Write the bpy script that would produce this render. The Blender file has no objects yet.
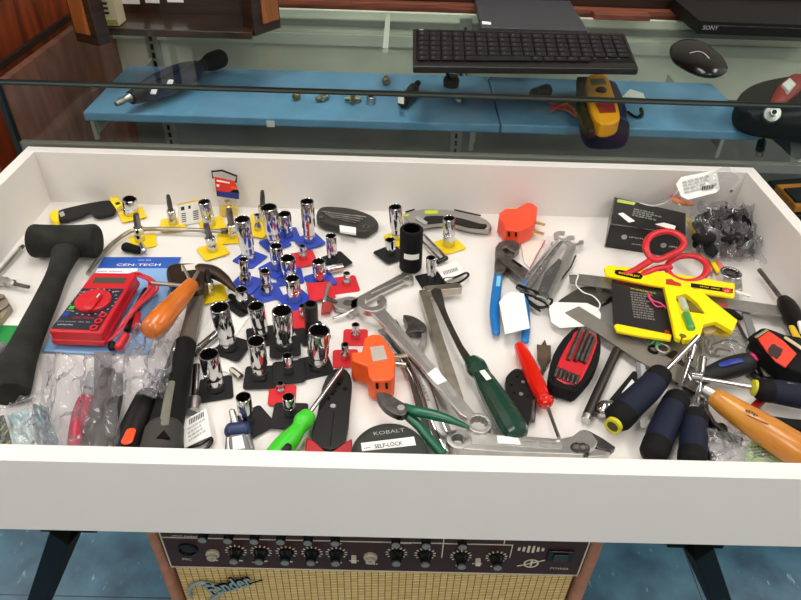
import bpy, bmesh, math, random
from mathutils import Vector, Matrix, noise
random.seed(7)
SC=bpy.context.scene; COL=SC.collection
Z0=0.70                     # height of the tray floor above the shop floor
F=656.1; CH=0.5             # focal length in pixels, camera height above the tray floor
RM=[[0.99957455,0.00728517,0.02824247],[0.02664661,-0.62184383,-0.78268781],[0.01186039,0.78310738,-0.6217734]]
def ray(px,py):
    c=((px-400.5)/F,(py-300)/F,1.0)
    return Vector([sum(RM[j][i]*c[j] for j in range(3)) for i in range(3)])
def at(px,py,h=0.0):        # a spot of the photograph on a level h millimetres above the tray floor
    d=ray(px,py); t=(h/1000-CH)/d.z
    return Vector((d.x*t,d.y*t,Z0+h/1000))
def aty(px,py,Y):
    d=ray(px,py); t=Y/d.y
    return Vector((d.x*t,Y,Z0+CH+d.z*t))
def proj(p):
    q=Vector((p.x,p.y,p.z-Z0-CH)); c=[sum(RM[j][i]*q[i] for i in range(3)) for j in range(3)]
    return (400.5+F*c[0]/c[2],300+F*c[1]/c[2],c[2])
def L(h):
    h=h.lstrip('#'); v=[int(h[i:i+2],16)/255 for i in (0,2,4)]
    return tuple(((x+.055)/1.055)**2.4 if x>.04045 else x/12.92 for x in v)+(1,)
# ---------- materials
MAT={}
def mat(name,col,rough=.5,metal=0,bump=0,bscale=400,var=0,vscale=60,coat=0,spec=.5,col2=None,emit=0,trans=0):
    if name in MAT: return MAT[name]
    m=bpy.data.materials.new(name); m.use_nodes=True; nt=m.node_tree; b=nt.nodes['Principled BSDF']
    c=L(col) if isinstance(col,str) else col
    b.inputs['Base Color'].default_value=c; b.inputs['Roughness'].default_value=rough; b.inputs['Metallic'].default_value=metal
    b.inputs['Coat Weight'].default_value=coat; b.inputs['Specular IOR Level'].default_value=spec
    if trans: b.inputs['Transmission Weight'].default_value=trans
    if emit:
        b.inputs['Emission Color'].default_value=c; b.inputs['Emission Strength'].default_value=emit
    tc=nt.nodes.new('ShaderNodeTexCoord')
    if var or col2:
        n=nt.nodes.new('ShaderNodeTexNoise'); n.inputs['Scale'].default_value=vscale; n.inputs['Detail'].default_value=5
        nt.links.new(tc.outputs['Object'],n.inputs['Vector'])
        r=nt.nodes.new('ShaderNodeValToRGB'); r.color_ramp.elements[0].position=.35; r.color_ramp.elements[1].position=.65
        if col2: c2=L(col2)
        else: c2=tuple(min(1,x*(1+var)) for x in c[:3])+(1,); c=tuple(x*(1-var) for x in c[:3])+(1,)
        r.color_ramp.elements[0].color=c; r.color_ramp.elements[1].color=c2
        nt.links.new(n.outputs['Fac'],r.inputs['Fac']); nt.links.new(r.outputs['Color'],b.inputs['Base Color'])
    if bump:
        n=nt.nodes.new('ShaderNodeTexNoise'); n.inputs['Scale'].default_value=bscale; n.inputs['Detail'].default_value=4
        nt.links.new(tc.outputs['Object'],n.inputs['Vector'])
        bp=nt.nodes.new('ShaderNodeBump'); bp.inputs['Strength'].default_value=bump; bp.inputs['Distance'].default_value=.001
        nt.links.new(n.outputs['Fac'],bp.inputs['Height']); nt.links.new(bp.outputs['Normal'],b.inputs['Normal'])
    MAT[name]=m; return m
def see_through(name,tint,ior=1.45,haze=0,hazecol='#ffffff',bump=0,bscale=60,rough=.02,gmin=0,refl=1):
    if name in MAT: return MAT[name]
    m=bpy.data.materials.new(name); m.use_nodes=True; nt=m.node_tree; N=nt.nodes; N.clear()
    out=N.new('ShaderNodeOutputMaterial'); tr=N.new('ShaderNodeBsdfTransparent'); tr.inputs[0].default_value=L(tint)
    gl=N.new('ShaderNodeBsdfGlossy'); gl.inputs['Roughness'].default_value=rough
    fr=N.new('ShaderNodeLayerWeight'); fr.inputs['Blend'].default_value=.5; f0=((ior-1)/(ior+1))**2
    pw=N.new('ShaderNodeMath'); pw.operation='POWER'; pw.inputs[1].default_value=5; nt.links.new(fr.outputs['Facing'],pw.inputs[0])
    ma=N.new('ShaderNodeMath'); ma.operation='MULTIPLY_ADD'; ma.inputs[1].default_value=(1-f0)*refl; ma.inputs[2].default_value=f0*refl; nt.links.new(pw.outputs[0],ma.inputs[0])
    mx=N.new('ShaderNodeMixShader'); fac=ma.outputs[0]
    if gmin:
        ad=N.new('ShaderNodeMath'); ad.operation='ADD'; ad.inputs[1].default_value=gmin; nt.links.new(fac,ad.inputs[0]); fac=ad.outputs[0]
    nt.links.new(fac,mx.inputs[0]); nt.links.new(tr.outputs[0],mx.inputs[1]); nt.links.new(gl.outputs[0],mx.inputs[2])
    last=mx
    if bump:
        tc=N.new('ShaderNodeTexCoord'); n=N.new('ShaderNodeTexNoise'); n.inputs['Scale'].default_value=bscale; n.inputs['Detail'].default_value=3; n.inputs['Distortion'].default_value=1.5
        nt.links.new(tc.outputs['Object'],n.inputs['Vector'])
        bp=N.new('ShaderNodeBump'); bp.inputs['Strength'].default_value=bump; bp.inputs['Distance'].default_value=.004
        nt.links.new(n.outputs['Fac'],bp.inputs['Height'])
        nt.links.new(bp.outputs['Normal'],gl.inputs['Normal']); nt.links.new(bp.outputs['Normal'],fr.inputs['Normal'])
    if haze:
        df=N.new('ShaderNodeBsdfDiffuse'); df.inputs[0].default_value=L(hazecol)
        m2=N.new('ShaderNodeMixShader'); m2.inputs[0].default_value=haze
        nt.links.new(mx.outputs[0],m2.inputs[1]); nt.links.new(df.outputs[0],m2.inputs[2]); last=m2
    nt.links.new(last.outputs[0],out.inputs[0]); MAT[name]=m; return m
def wood(name,c1,c2,scale=(3,40,40),rough=.4,coat=.2,dist=3):
    m=bpy.data.materials.new(name); m.use_nodes=True; nt=m.node_tree; b=nt.nodes['Principled BSDF']
    tc=nt.nodes.new('ShaderNodeTexCoord'); mp=nt.nodes.new('ShaderNodeMapping'); mp.inputs['Scale'].default_value=scale
    n=nt.nodes.new('ShaderNodeTexNoise'); n.inputs['Scale'].default_value=1; n.inputs['Detail'].default_value=6; n.inputs['Distortion'].default_value=dist
    r=nt.nodes.new('ShaderNodeValToRGB'); r.color_ramp.elements[0].position=.35; r.color_ramp.elements[1].position=.7
    r.color_ramp.elements[0].color=L(c1); r.color_ramp.elements[1].color=L(c2)
    nt.links.new(tc.outputs['Object'],mp.inputs[0]); nt.links.new(mp.outputs[0],n.inputs['Vector']); nt.links.new(n.outputs['Fac'],r.inputs[0]); nt.links.new(r.outputs[0],b.inputs['Base Color'])
    b.inputs['Roughness'].default_value=rough; b.inputs['Coat Weight'].default_value=coat
    MAT[name]=m; return m
chrome=mat('chrome',(.6,.6,.61,1),.08,1,bump=.02,bscale=90)
steel=mat('brushed_steel',(.55,.54,.52,1),.38,1,var=.1,vscale=120,bump=.12,bscale=700)
satin=mat('satin_steel',(.55,.54,.52,1),.33,1,var=.07,vscale=80,bump=.1,bscale=500)
oldsteel=mat('dull_steel',(.22,.2,.18,1),.42,1,var=.3,vscale=70,bump=.3,bscale=500)
darksteel=mat('dark_steel',(.12,.11,.105,1),.38,1,var=.3,vscale=80,bump=.25,bscale=500)
bore=mat('bored_steel',(.09,.085,.08,1),.4,1)
nickel=mat('tan_nickel',(.42,.38,.31,1),.33,1,var=.15,vscale=60,bump=.1)
greyrule=mat('grey_blade_steel',(.34,.335,.32,1),.4,.85,var=.08,vscale=100,bump=.1)
gold=mat('brass',(.75,.55,.22,1),.28,1)
rubber=mat('mallet_rubber','#1f201d',.8,spec=.2,bump=.6,bscale=350,col2='#2c2d29',vscale=45)
black=mat('black_plastic','#0c0c0c',.45,spec=.3,bump=.1,bscale=500)
blackm=mat('matte_black_rubber','#101012',.75,spec=.2,bump=.4,bscale=600)
blackg=mat('glossy_black','#0b0b0c',.18)
dgrey=mat('dark_grey_plastic','#262626',.5,spec=.3,bump=.15)
grey=mat('grey_plastic','#75767a',.45)
lgrey=mat('light_grey_plastic','#a5a6a6',.4)
white=mat('white_paper','#eeeeea',.6)
laminate=mat('white_laminate','#e6e2de',.42,var=.015,vscale=8,bump=.03,bscale=900)
ink=mat('black_ink','#202024',.6); greyink=mat('grey_ink','#85858a',.6)
red=mat('red_plastic','#c8202c',.38,var=.05); redd=mat('dark_red_plastic','#96121c',.4)
redclear=mat('clear_red_plastic','#e8200f',.12,coat=.5,trans=.25)
orange=mat('orange_vinyl','#f05a1e',.42,var=.04,bump=.1)
orange2=mat('red_orange_vinyl','#f24a26',.42,var=.04,bump=.1)
yellow=mat('yellow_plastic','#f5d800',.35); myellow=mat('yellow_mat','#f0ce12',.4)
mblue=mat('blue_mat','#2a44b0',.35); mred=mat('red_mat','#d3202b',.4); mblack=mat('black_mat','#161618',.5,spec=.3)
navy=mat('navy_rubber','#131a2e',.65,spec=.25,bump=.3,bscale=500); blue=mat('blue_plastic','#1f3f9c',.35)
blug=mat('blue_grip','#1670b8',.35); dgreen=mat('dark_green_plastic','#0f3a2c',.25,coat=.4); pgreen=mat('green_dipped_grip','#0d5a40',.3)
lime=mat('lime_plastic','#3fc72a',.35); green=mat('green_card','#0f8a3c',.4); cardblue=mat('blue_card','#2858b4',.4); pale=mat('pale_blue_card','#86aede',.45)
tan=mat('tan_metal','#9a8f78',.45,metal=.5); pink=mat('pink_plastic','#e0407a',.4); owood=mat('orange_varnished_wood','#c96a1c',.3,coat=.5,var=.2,vscale=30)
vialg=mat('green_vial','#4f9a4c',.1,coat=.6)
film=see_through('clear_bag_film','#ededf0',1.4,haze=.07,bump=.5,bscale=22,rough=.12,gmin=.03)
blister=see_through('clear_blister','#fafafa',1.45,haze=.06,bump=.25,bscale=25,rough=.05,gmin=.02)
glass=see_through('case_glass','#f3f7f5',1.5,rough=.01,refl=.38)
# ---------- mesh builder (world coordinates, metres)
def cat(pts,k=6,closed=False):
    n=len(pts)
    if n<3 and not closed: 
        return [tuple(pts[0][c]+(pts[1][c]-pts[0][c])*i/k for c in range(len(pts[0]))) for i in range(k+1)]
    out=[]
    for i in range(n if closed else n-1):
        p=[pts[(i+j)%n] if closed else pts[max(0,min(n-1,i+j))] for j in (-1,0,1,2)]
        for s in range(k):
            t=s/k
            out.append(tuple(.5*((2*p[1][c])+(-p[0][c]+p[2][c])*t+(2*p[0][c]-5*p[1][c]+4*p[2][c]-p[3][c])*t*t+(-p[0][c]+3*p[1][c]-3*p[2][c]+p[3][c])*t**3) for c in range(len(p[0]))))
    if not closed: out.append(tuple(pts[-1]))
    return out
class MB:
    def __init__(s): s.v=[]; s.f=[]
    def add(s,vs,fs):
        o=len(s.v); s.v+= [Vector(v) for v in vs]; s.f+=[[i+o for i in f] for f in fs]; return s
    def box(s,x0,x1,y0,y1,z0,z1):
        vs=[(x,y,z) for z in (z0,z1) for y in (y0,y1) for x in (x0,x1)]
        return s.add(vs,[(0,2,3,1),(4,5,7,6),(0,1,5,4),(2,6,7,3),(0,4,6,2),(1,3,7,5)])
    def obox(s,c,ax,ay,az,hx,hy,hz):
        c=Vector(c); vs=[c+ax*(a*hx)+ay*(b*hy)+az*(d*hz) for d in (-1,1) for b in (-1,1) for a in (-1,1)]
        return s.add(vs,[(0,2,3,1),(4,5,7,6),(0,1,5,4),(2,6,7,3),(0,4,6,2),(1,3,7,5)])
    def prism(s,pts,z0,z1):         # pts: world xy outline
        n=len(pts); a=sum(pts[i][0]*pts[(i+1)%n][1]-pts[(i+1)%n][0]*pts[i][1] for i in range(n))
        if a<0: pts=pts[::-1]
        vs=[(p[0],p[1],z0) for p in pts]+[(p[0],p[1],z1) for p in pts]
        return s.add(vs,[list(range(n))[::-1],list(range(n,2*n))]+[(i,(i+1)%n,n+(i+1)%n,n+i) for i in range(n)])
    def ring(s,c,ro,ri,z0,z1,n=36,star=0,a0=0,a1=2*math.pi):
        c=Vector(c); full=abs(a1-a0-2*math.pi)<1e-6; m=n if full else n+1; vs=[]
        for i in range(m):
            a=a0+(a1-a0)*i/n; r2=ri*(1+(star*(1 if i%3 else -1)))
            for r,z in ((ro,z0),(ro,z1),(r2,z1),(r2,z0)): vs.append((c.x+math.cos(a)*r,c.y+math.sin(a)*r,z))
        fs=[]
        for i in range(n):
            j=(i+1)%m
            for k in range(4): fs.append((4*i+k,4*j+k,4*j+(k+1)%4,4*i+(k+1)%4))
        if not full: fs+=[(0,1,2,3),(4*n+3,4*n+2,4*n+1,4*n)]
        return s.add(vs,fs)
    def sweep(s,P,R,n=14,flat=1,round_=True,up=None,closed=False,square=False):
        P=[Vector(p) for p in P]; m=len(P); U=Vector(up) if up else Vector((0,0,1)); rings=[]
        if round_ and not closed:
            t0=(P[1]-P[0]).normalized(); t1=(P[-1]-P[-2]).normalized(); a=[];b=[];ra=[];rb=[]
            for q in (.05,.45,.8):
                w=math.sqrt(1-(1-q)**2) ; off=(1-q)
                a.append(P[0]-t0*R[0]*off*.8); ra.append(R[0]*w); b.append(P[-1]+t1*R[-1]*off*.8); rb.append(R[-1]*w)
            P=a+P+b[::-1]; R=ra+list(R)+rb[::-1]; m=len(P)
        o=len(s.v)
        for i in range(m):
            if closed: t=(P[(i+1)%m]-P[i-1])
            else: t=P[min(m-1,i+1)]-P[max(0,i-1)]
            t=t.normalized() if t.length>1e-9 else Vector((1,0,0))
            sd=t.cross(U)
            if sd.length<.05: sd=t.cross(Vector((0,1,0)))
            sd.normalize(); nm=sd.cross(t)
            for k in range(n):
                a=2*math.pi*(k+.5)/n; ca,sa=math.cos(a),math.sin(a)
                if square: q=1/max(abs(ca),abs(sa)); ca*=q; sa*=q
                s.v.append(P[i]+sd*(R[i]*ca)+nm*(R[i]*flat*sa))
        for i in range(m if closed else m-1):
            j=(i+1)%m
            for k in range(n): s.f.append([o+i*n+k,o+i*n+(k+1)%n,o+j*n+(k+1)%n,o+j*n+k])
        if not closed: s.f.append([o+k for k in range(n)][::-1]); s.f.append([o+(m-1)*n+k for k in range(n)])
        return s
    def lathe(s,c,axis,prof,n=32,star=None,close=True):   # prof: (r, t) metres
        c=Vector(c); ax=Vector(axis).normalized(); x=ax.orthogonal().normalized(); y=ax.cross(x); o=len(s.v); m=len(prof)
        for q,(r,t) in enumerate(prof):
            for k in range(n):
                a=2*math.pi*k/n; rr=r*(1+(star if (star and k%3==0) else 0))
                s.v.append(c+ax*t+(x*math.cos(a)+y*math.sin(a))*rr)
        for i in range(m-1):
            for k in range(n): s.f.append([o+i*n+k,o+i*n+(k+1)%n,o+(i+1)*n+(k+1)%n,o+(i+1)*n+k])
        if close: s.f.append([o+k for k in range(n)][::-1]); s.f.append([o+(m-1)*n+k for k in range(n)])
        return s
    # shapes placed through the photograph's coordinates, h and radii in millimetres
    def limb(s,pts,flat=1,k=6,round_=True,n=14,square=False,closed=False):
        q=[tuple(at(p[0],p[1],p[2]))+(p[3]/1000,) for p in pts]
        q=cat(q,k,closed) if len(q)>2 else cat(q,max(k,2))
        return s.sweep([p[:3] for p in q],[max(p[3],1e-5) for p in q],n=n,flat=flat,round_=round_,square=square,closed=closed)
    def trace(s,pts,h1,h0,smooth=0):
        if smooth: pts=cat(pts,smooth,True)
        w=[at(p[0],p[1],h1) for p in pts]
        return s.prism([(p.x,p.y) for p in w],Z0+h0/1000,Z0+h1/1000)
def slab(pts,Y,th):       # upright sheet in the plane y=Y traced through photo points
    P=[aty(p[0],p[1],Y) for p in pts]; n=len(P); m=MB(); d=Vector((0,th/1000,0))
    return m.add([p for p in P]+[p+d for p in P],[list(range(n)),[n+i for i in range(n)][::-1]]+[(i,(i+1)%n,n+(i+1)%n,n+i) for i in range(n)])
def mesh(name,mb,loc):
    me=bpy.data.meshes.new(name); me.from_pydata([v-loc for v in mb.v],[],mb.f); me.validate()
    b=bmesh.new(); b.from_mesh(me); bmesh.ops.recalc_face_normals(b,faces=b.faces); b.to_mesh(me); b.free(); return me
def part(root,name,mb,m,bev=0,smooth=True,ang=38,seg=2,sub=0,label=None):
    if root is None:
        xs=[v.x for v in mb.v]; ys=[v.y for v in mb.v]; loc=Vector(((min(xs)+max(xs))/2,(min(ys)+max(ys))/2,min(v.z for v in mb.v)))
    else: loc=WL[root.name]
    me=mesh(name,mb,loc); me.materials.append(m)
    if smooth: me.shade_smooth(); me.set_sharp_from_angle(angle=math.radians(ang))
    o=bpy.data.objects.new(name,me); COL.objects.link(o)
    if root is None: o.location=loc
    else: o.parent=root
    WL[o.name]=loc.copy()
    if bev:
        d=o.modifiers.new('bevel','BEVEL'); d.width=bev/1000; d.segments=seg; d.limit_method='ANGLE'; d.angle_limit=math.radians(35); d.use_clamp_overlap=True; d.harden_normals=True
    if sub: d=o.modifiers.new('sub','SUBSURF'); d.levels=sub; d.render_levels=sub
    if label: o['label']=label
    return o
WL={}
def tag(o,label,category,group=None,kind=None):
    o['label']=label; o['category']=category
    if group: o['group']=group
    if kind: o['kind']=kind
    return o
def thing(name,label,category,loc,group=None):
    o=bpy.data.objects.new(name,None); COL.objects.link(o); o.empty_display_size=.01; o.location=loc; WL[o.name]=Vector(loc)
    return tag(o,label,category,group)
def struct(name,mb,m,bev=0):
    o=part(None,name,mb,m,bev=bev); o['kind']='structure'; return o
def text(s,A,B,h,m,root,hgt=None,name='lettering',bold=0,world=False,up=None,ex=.00012,skew=0):
    if s not in ('CEN-TECH','STANLEY','KOBALT','SELF-LOCK','SONY','Fender','MIC','POWER','x2'):   # print too small to read in the photograph: small ink strokes
        if not world: A=at(A[0],A[1],h); B=at(B[0],B[1],h); up=Vector((0,0,1))
        ux=(B-A); w=ux.length; ux.normalize(); n=Vector(up).normalized(); uy=n.cross(ux).normalized(); k=len(s); hh=(hgt/1000 if hgt else w/k*1.2)*.7; mb=MB()
        for i,ch in enumerate(s):
            if ch!=' ': mb.obox(A+ux*(w*(i+.45)/k)+uy*(hh*(.5+.12*((i*7)%3-1)))+n*ex,ux,uy,n,w/k*.34,hh*(.34+.1*(i%2)),.0001)
        return part(root,'print',mb,m,smooth=False)
    cu=bpy.data.curves.new('t','FONT'); cu.body=s; cu.extrude=0.0; cu.offset=bold; cu.shear=skew; cu.resolution_u=2
    t=bpy.data.objects.new('t',cu); COL.objects.link(t); bpy.context.view_layer.update()
    me=bpy.data.meshes.new_from_object(t.evaluated_get(bpy.context.evaluated_depsgraph_get())); bpy.data.objects.remove(t)
    if not len(me.vertices): return
    x0=min(v.co.x for v in me.vertices); x1=max(v.co.x for v in me.vertices); y0=min(v.co.y for v in me.vertices); y1=max(v.co.y for v in me.vertices)
    if not world: A=at(A[0],A[1],h); B=at(B[0],B[1],h); up=Vector((0,0,1))
    ux=(B-A); w=ux.length; ux.normalize(); n=Vector(up).normalized(); uy=n.cross(ux).normalized(); sx=w/(x1-x0); sy=sx if hgt is None else hgt/1000/(y1-y0)
    loc=WL[root.name]
    for v in me.vertices: v.co=A+ux*((v.co.x-x0)*sx)+uy*((v.co.y-y0)*sy)+n*ex-loc
    me.materials.clear(); me.materials.append(m); me.name=name
    o=bpy.data.objects.new(name,me); COL.objects.link(o); o.parent=root; WL[o.name]=loc; return o
def quad(A,B,C,D,h,t=.3):       # small sticker from four photo corners
    return MB().trace([A,B,C,D],h,h-t)
def prints(root,A,B,C,h,rows=4,m=None,bars=False,name='print',seed=0):   # lines of small print in the parallelogram A B C (A->B along a line, A->C down)
    rg=random.Random(seed); A=at(*A,h);B=at(*B,h);C=at(*C,h); ux=B-A; uy=C-A; mb=MB(); z=Z0+h/1000
    def q(u0,u1,v0,v1):
        ps=[A+ux*u+uy*v for u,v in ((u0,v0),(u1,v0),(u1,v1),(u0,v1))]; mb.prism([(p.x,p.y) for p in ps],z-.0001,z+.00015)
    for r in range(rows):
        v0=(r+.2)/rows; v1=(r+.72)/rows; u=0
        if bars and r==rows-1:
            while u<.9: w=rg.uniform(.01,.035); q(u,u+w,v0-.5/rows,v1+.2/rows); u+=w+rg.uniform(.012,.03)
        else:
            end=rg.uniform(.6,1)
            while u<end: w=rg.uniform(.05,.2); q(u,min(u+w,1),v0,v1); u+=w+.035
    return part(root,name,mb,m or greyink,smooth=False)
def bag(corners,h,amp=6,nu=30,nv=22,seed=0,edge=0):   # crumpled film stretched over four photo corners, h at each corner
    c=[at(p[0],p[1],hh) for p,hh in zip(corners,h)]; mb=MB(); vs=[];fs=[]
    for j in range(nv+1):
        for i in range(nu+1):
            u,v=i/nu,j/nv; p=(c[0]*(1-u)+c[1]*u)*(1-v)+(c[3]*(1-u)+c[2]*u)*v
            q=Vector((u*5+seed*7.3,v*4,seed)); e=min(1,8*min(u,1-u,v,1-v))
            rd=1-abs(noise.noise(Vector((q.x*1.5+q.y*.5,q.y*.6-q.x*.3,seed+3))))*2.4; z=noise.noise(q)*.7+max(0,rd)**3*1.1+noise.noise(q*2.4)*.35
            d=noise.noise(q+Vector((9,3,1)))*amp*.0012
            vs.append((min(p.x+d,.492) if (p.z<Z0+.085 and p.y<.84) else p.x+d,p.y-d*.7,max(Z0+.0006,p.z+z*amp/1000*(.3+.7*e)))); 
    for j in range(nv):
        for i in range(nu): a=j*(nu+1)+i; fs.append((a,a+1,a+nu+2,a+nu+1))
    return mb.add(vs,fs)
# ================= THE SETTING
def floor_mat():
    m=bpy.data.materials.new('blue_vinyl_tiles'); m.use_nodes=True; nt=m.node_tree; N=nt.nodes; b=N['Principled BSDF']
    tc=N.new('ShaderNodeTexCoord'); n=N.new('ShaderNodeTexNoise'); n.inputs['Scale'].default_value=14; n.inputs['Detail'].default_value=8
    r=N.new('ShaderNodeValToRGB'); r.color_ramp.elements[0].position=.3; r.color_ramp.elements[0].color=L('#28506a'); r.color_ramp.elements[1].position=.7; r.color_ramp.elements[1].color=L('#4d8199')
    mp=N.new('ShaderNodeMapping'); mp.inputs['Scale'].default_value=(70,28,1); mp.inputs['Rotation'].default_value=(0,0,.6)
    n2=N.new('ShaderNodeTexNoise'); n2.inputs['Scale'].default_value=1; n2.inputs['Detail'].default_value=3
    r2=N.new('ShaderNodeValToRGB'); r2.color_ramp.elements[0].position=.66; r2.color_ramp.elements[0].color=(0,0,0,1); r2.color_ramp.elements[1].position=.74
    mx=N.new('ShaderNodeMix'); mx.data_type='RGBA'; mx.inputs['B'].default_value=L('#8fb3bf')
    br=N.new('ShaderNodeTexBrick'); br.offset=0; br.inputs['Scale'].default_value=1; br.inputs['Brick Width'].default_value=.305; br.inputs['Row Height'].default_value=.305; br.inputs['Mortar Size'].default_value=.0012; br.inputs['Color1'].default_value=(1,1,1,1); br.inputs['Color2'].default_value=(.86,.86,.86,1); br.inputs['Mortar'].default_value=(.12,.12,.12,1)
    mu=N.new('ShaderNodeMix'); mu.data_type='RGBA'; mu.blend_type='MULTIPLY'; mu.inputs['Factor'].default_value=1
    mp2=N.new('ShaderNodeMapping'); mp2.inputs['Location'].default_value=(.33-.305*.05,.1,0)
    k=nt.links.new
    k(tc.outputs['Object'],n.inputs['Vector']); k(n.outputs['Fac'],r.inputs[0]); k(tc.outputs['Object'],mp.inputs[0]); k(mp.outputs[0],n2.inputs['Vector']); k(n2.outputs['Fac'],r2.inputs[0])
    k(r.outputs[0],mx.inputs['A']); k(r2.outputs[0],mx.inputs['Factor']); k(tc.outputs['Object'],mp2.inputs[0]); k(mp2.outputs[0],br.inputs['Vector'])
    k(mx.outputs['Result'],mu.inputs['A']); k(br.outputs['Color'],mu.inputs['B']); k(mu.outputs['Result'],b.inputs['Base Color'])
    b.inputs['Roughness'].default_value=.35; return m
struct('floor',MB().box(-2.4,2.4,-1.6,2.4,-.05,0),floor_mat())
plyw=wood('red_stained_plywood','#5a2210','#a24a22',(14,14,3.2),.5,.1,2.2)
struct('wall_left',MB().box(-.62,-.60,.9,2.3,0,2.6),plyw)
struct('wall_back',MB().box(-2.4,2.4,2.3,2.35,0,2.6),mat('store_wall','#8a857a',.8))
struct('trim_1',MB().box(-.60,-.585,.9,2.3,Z0+.31,Z0+.42),wood('orange_stained_trim','#8a4418','#b9692c',(30,3,30),.4,.3))
struct('ceiling',MB().box(-2.4,2.4,-1.6,2.4,2.6,2.65),mat('ceiling_tile','#d8d6d0',.9))
lampm=mat('lamp_diffuser','#fffaf2',.5,emit=8.5)
for i,(x,y) in enumerate(((-1.1,-.75),(.95,-.75),(-.1,.9),(1.9,1.3),(-1.9,1.3))):
    lo=Vector((x,y,2.6)); t=thing('ceiling_light','white fluorescent ceiling fixture '+['front left of the tray','front right of the tray','above the glass case','far right behind the case','far left behind the case'][i],"ceiling light",lo,'fluorescent ceiling fixtures')
    b=MB().box(x-.32,x+.32,y-.62,y-.6,2.54,2.6).box(x-.32,x+.32,y+.6,y+.62,2.54,2.6).box(x-.32,x-.3,y-.6,y+.6,2.54,2.6).box(x+.3,x+.32,y-.6,y+.6,2.54,2.6)
    part(t,'fixture_frame',b,mat('enamel','#e8e8e4',.5)); part(t,'diffuser',MB().box(x-.3,x+.3,y-.6,y+.6,2.55,2.56),lampm)
# ---------- white tray on legs
xl,xr,yf,yb,rim,bot=-.520,.510,.3174,.8555,.0797,-.016
T=thing('display_tray','shallow white laminate display tray full of hand tools, on black metal legs','display tray',(0,.586,Z0+bot))
w=.016
part(T,'base_panel',MB().box(xl+w,xr-w,yf+w,yb-w,Z0+bot,Z0),laminate)
part(T,'front_panel',MB().box(xl,xr,yf,yf+w,Z0+bot,Z0+rim),laminate,bev=.8)
part(T,'back_panel',MB().box(xl,xr,yb-w,yb,Z0+bot,Z0+rim),laminate,bev=.8)
part(T,'side_panel',MB().box(xl,xl+w,yf+w,yb-w,Z0+bot,Z0+rim),laminate,bev=.8)
part(T,'side_panel',MB().box(xr-w,xr,yf+w,yb-w,Z0+bot,Z0+rim),laminate,bev=.8)
sc=MB()
for px,py in ((735,195),(743,178)): 
    p=Vector((xr-w-.012,yb-w-.0002,Z0+(.05 if py<190 else .03))); sc.lathe(p,(0,1,0),[(.0022,-.001),(.0022,.0002)],10)
part(T,'screw',sc,greyrule)
for (a,b) in (((67,529),(14,668)),((697,545),(746,668))):
    A=at(*a,-45); B=at(*b,-699); sx=1 if a[0]<400 else -1
    part(T,'leg',MB().sweep([A+Vector((0,.02,.03)),A,B],[.0105]*3,round_=False,square=True,n=12),mat('leg_black','#060607',.5,spec=.1),bev=1.5)
    part(T,'leg_bracket',MB().box(A.x-.026,A.x+.026,A.y+.0,A.y+.012,A.z-.006,Z0+bot-.001),mat('leg_black','#060607',.5,spec=.1),bev=1)
    A2=Vector((A.x,.80,A.z)); part(T,'leg',MB().sweep([A2+Vector((0,0,.025)),Vector((A2.x,.80,.001))],[.0115]*2,round_=False,square=True,n=12),blackg)
# ---------- glass case
hg=.1733; cy0=.864; cy1=1.27; cx0=-.535; cx1=1.05; G=Z0+hg
C=thing('glass_display_case','long glass display case with black edge trim, behind the white tray','display case',(0,cy0,0))
part(C,'glass_top',MB().box(cx0-.02,cx1,cy0-.004,cy1,G-.006,G),glass)
part(C,'front_glass',MB().box(cx0,cx1,cy0,cy0+.005,Z0-.25,G-.010),glass)
part(C,'edge_trim',MB().box(cx0-.02,cx1,cy0-.006,cy0-.004,G-.0068,G-.0048).box(cx0-.02,cx1,cy0-.006,cy0-.004,G-.0022,G+.0004),mat('black_trim','#101312',.4))
part(C,'edge_strip',MB().box(cx0-.02,cx1,cy0-.0055,cy0-.004,G-.0048,G-.0022),mat('green_glass_edge','#4d5f58',.2))
part(C,'side_trim',MB().box(cx0-.026,cx0-.020,cy0-.006,cy1,G-.008,G+.001),mat('black_trim','#101312',.4))
part(C,'corner_post',MB().box(cx0-.006,cx0+.001,cy0-.006,cy0+.004,Z0-.25,G-.008),mat('black_trim','#101312',.4))
casew=wood('case_side_wood','#7a4a3c','#9c6a58',(3,14,3),.45,.2)
part(C,'side_board',MB().box(cx0-.012,cx0,cy0+.01,cy1,Z0-.25,G-.01),casew)
part(C,'lower_back_panel',MB().box(cx0,cx1,cy1,cy1+.012,.02,Z0+.02),mat('back_low','#7d7d7a',.6,var=.06,vscale=12)); part(C,'back_panel',MB().box(cx0,cx1,cy1,cy1+.012,Z0+.0202,G-.01),mat('back_grey','#eef0de',.55,var=.05,vscale=12,bump=.05))
part(C,'deck',MB().box(cx0,cx1,cy0+.006,cy1,Z0-.27,Z0-.25),mat('deck_grey','#85867f',.6,var=.08,vscale=9))
part(C,'plinth',MB().box(cx0,cx1,cy0,cy1,.0,Z0-.27),mat('plinth','#6b4034',.6))
railm=mat('rail','#b8b9ae',.35,metal=.4)
part(C,'bottom_rail',MB().box(cx0,cx1,cy0-.002,cy0+.008,Z0+.068,Z0+.082),mat('rail_grey','#7d7f78',.35,metal=.3),bev=.5)
part(C,'back_rail',MB().box(cx0,cx1,cy1-.01,cy1,Z0+.105,Z0+.125),mat('rail_pale','#cfd3c4',.5))
part(C,'back_rail',MB().box(cx0,cx1,cy1-.008,cy1,Z0+.138,Z0+.15),mat('rail_dark','#83887c',.5))
part(C,'pale_bar',MB().box(-.0265,-.018,cy0+.2,cy1-.011,G-.016,G-.0085),mat('divider','#dfe3da',.4))  # plain pale strip running front to back just under the glass top
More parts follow.
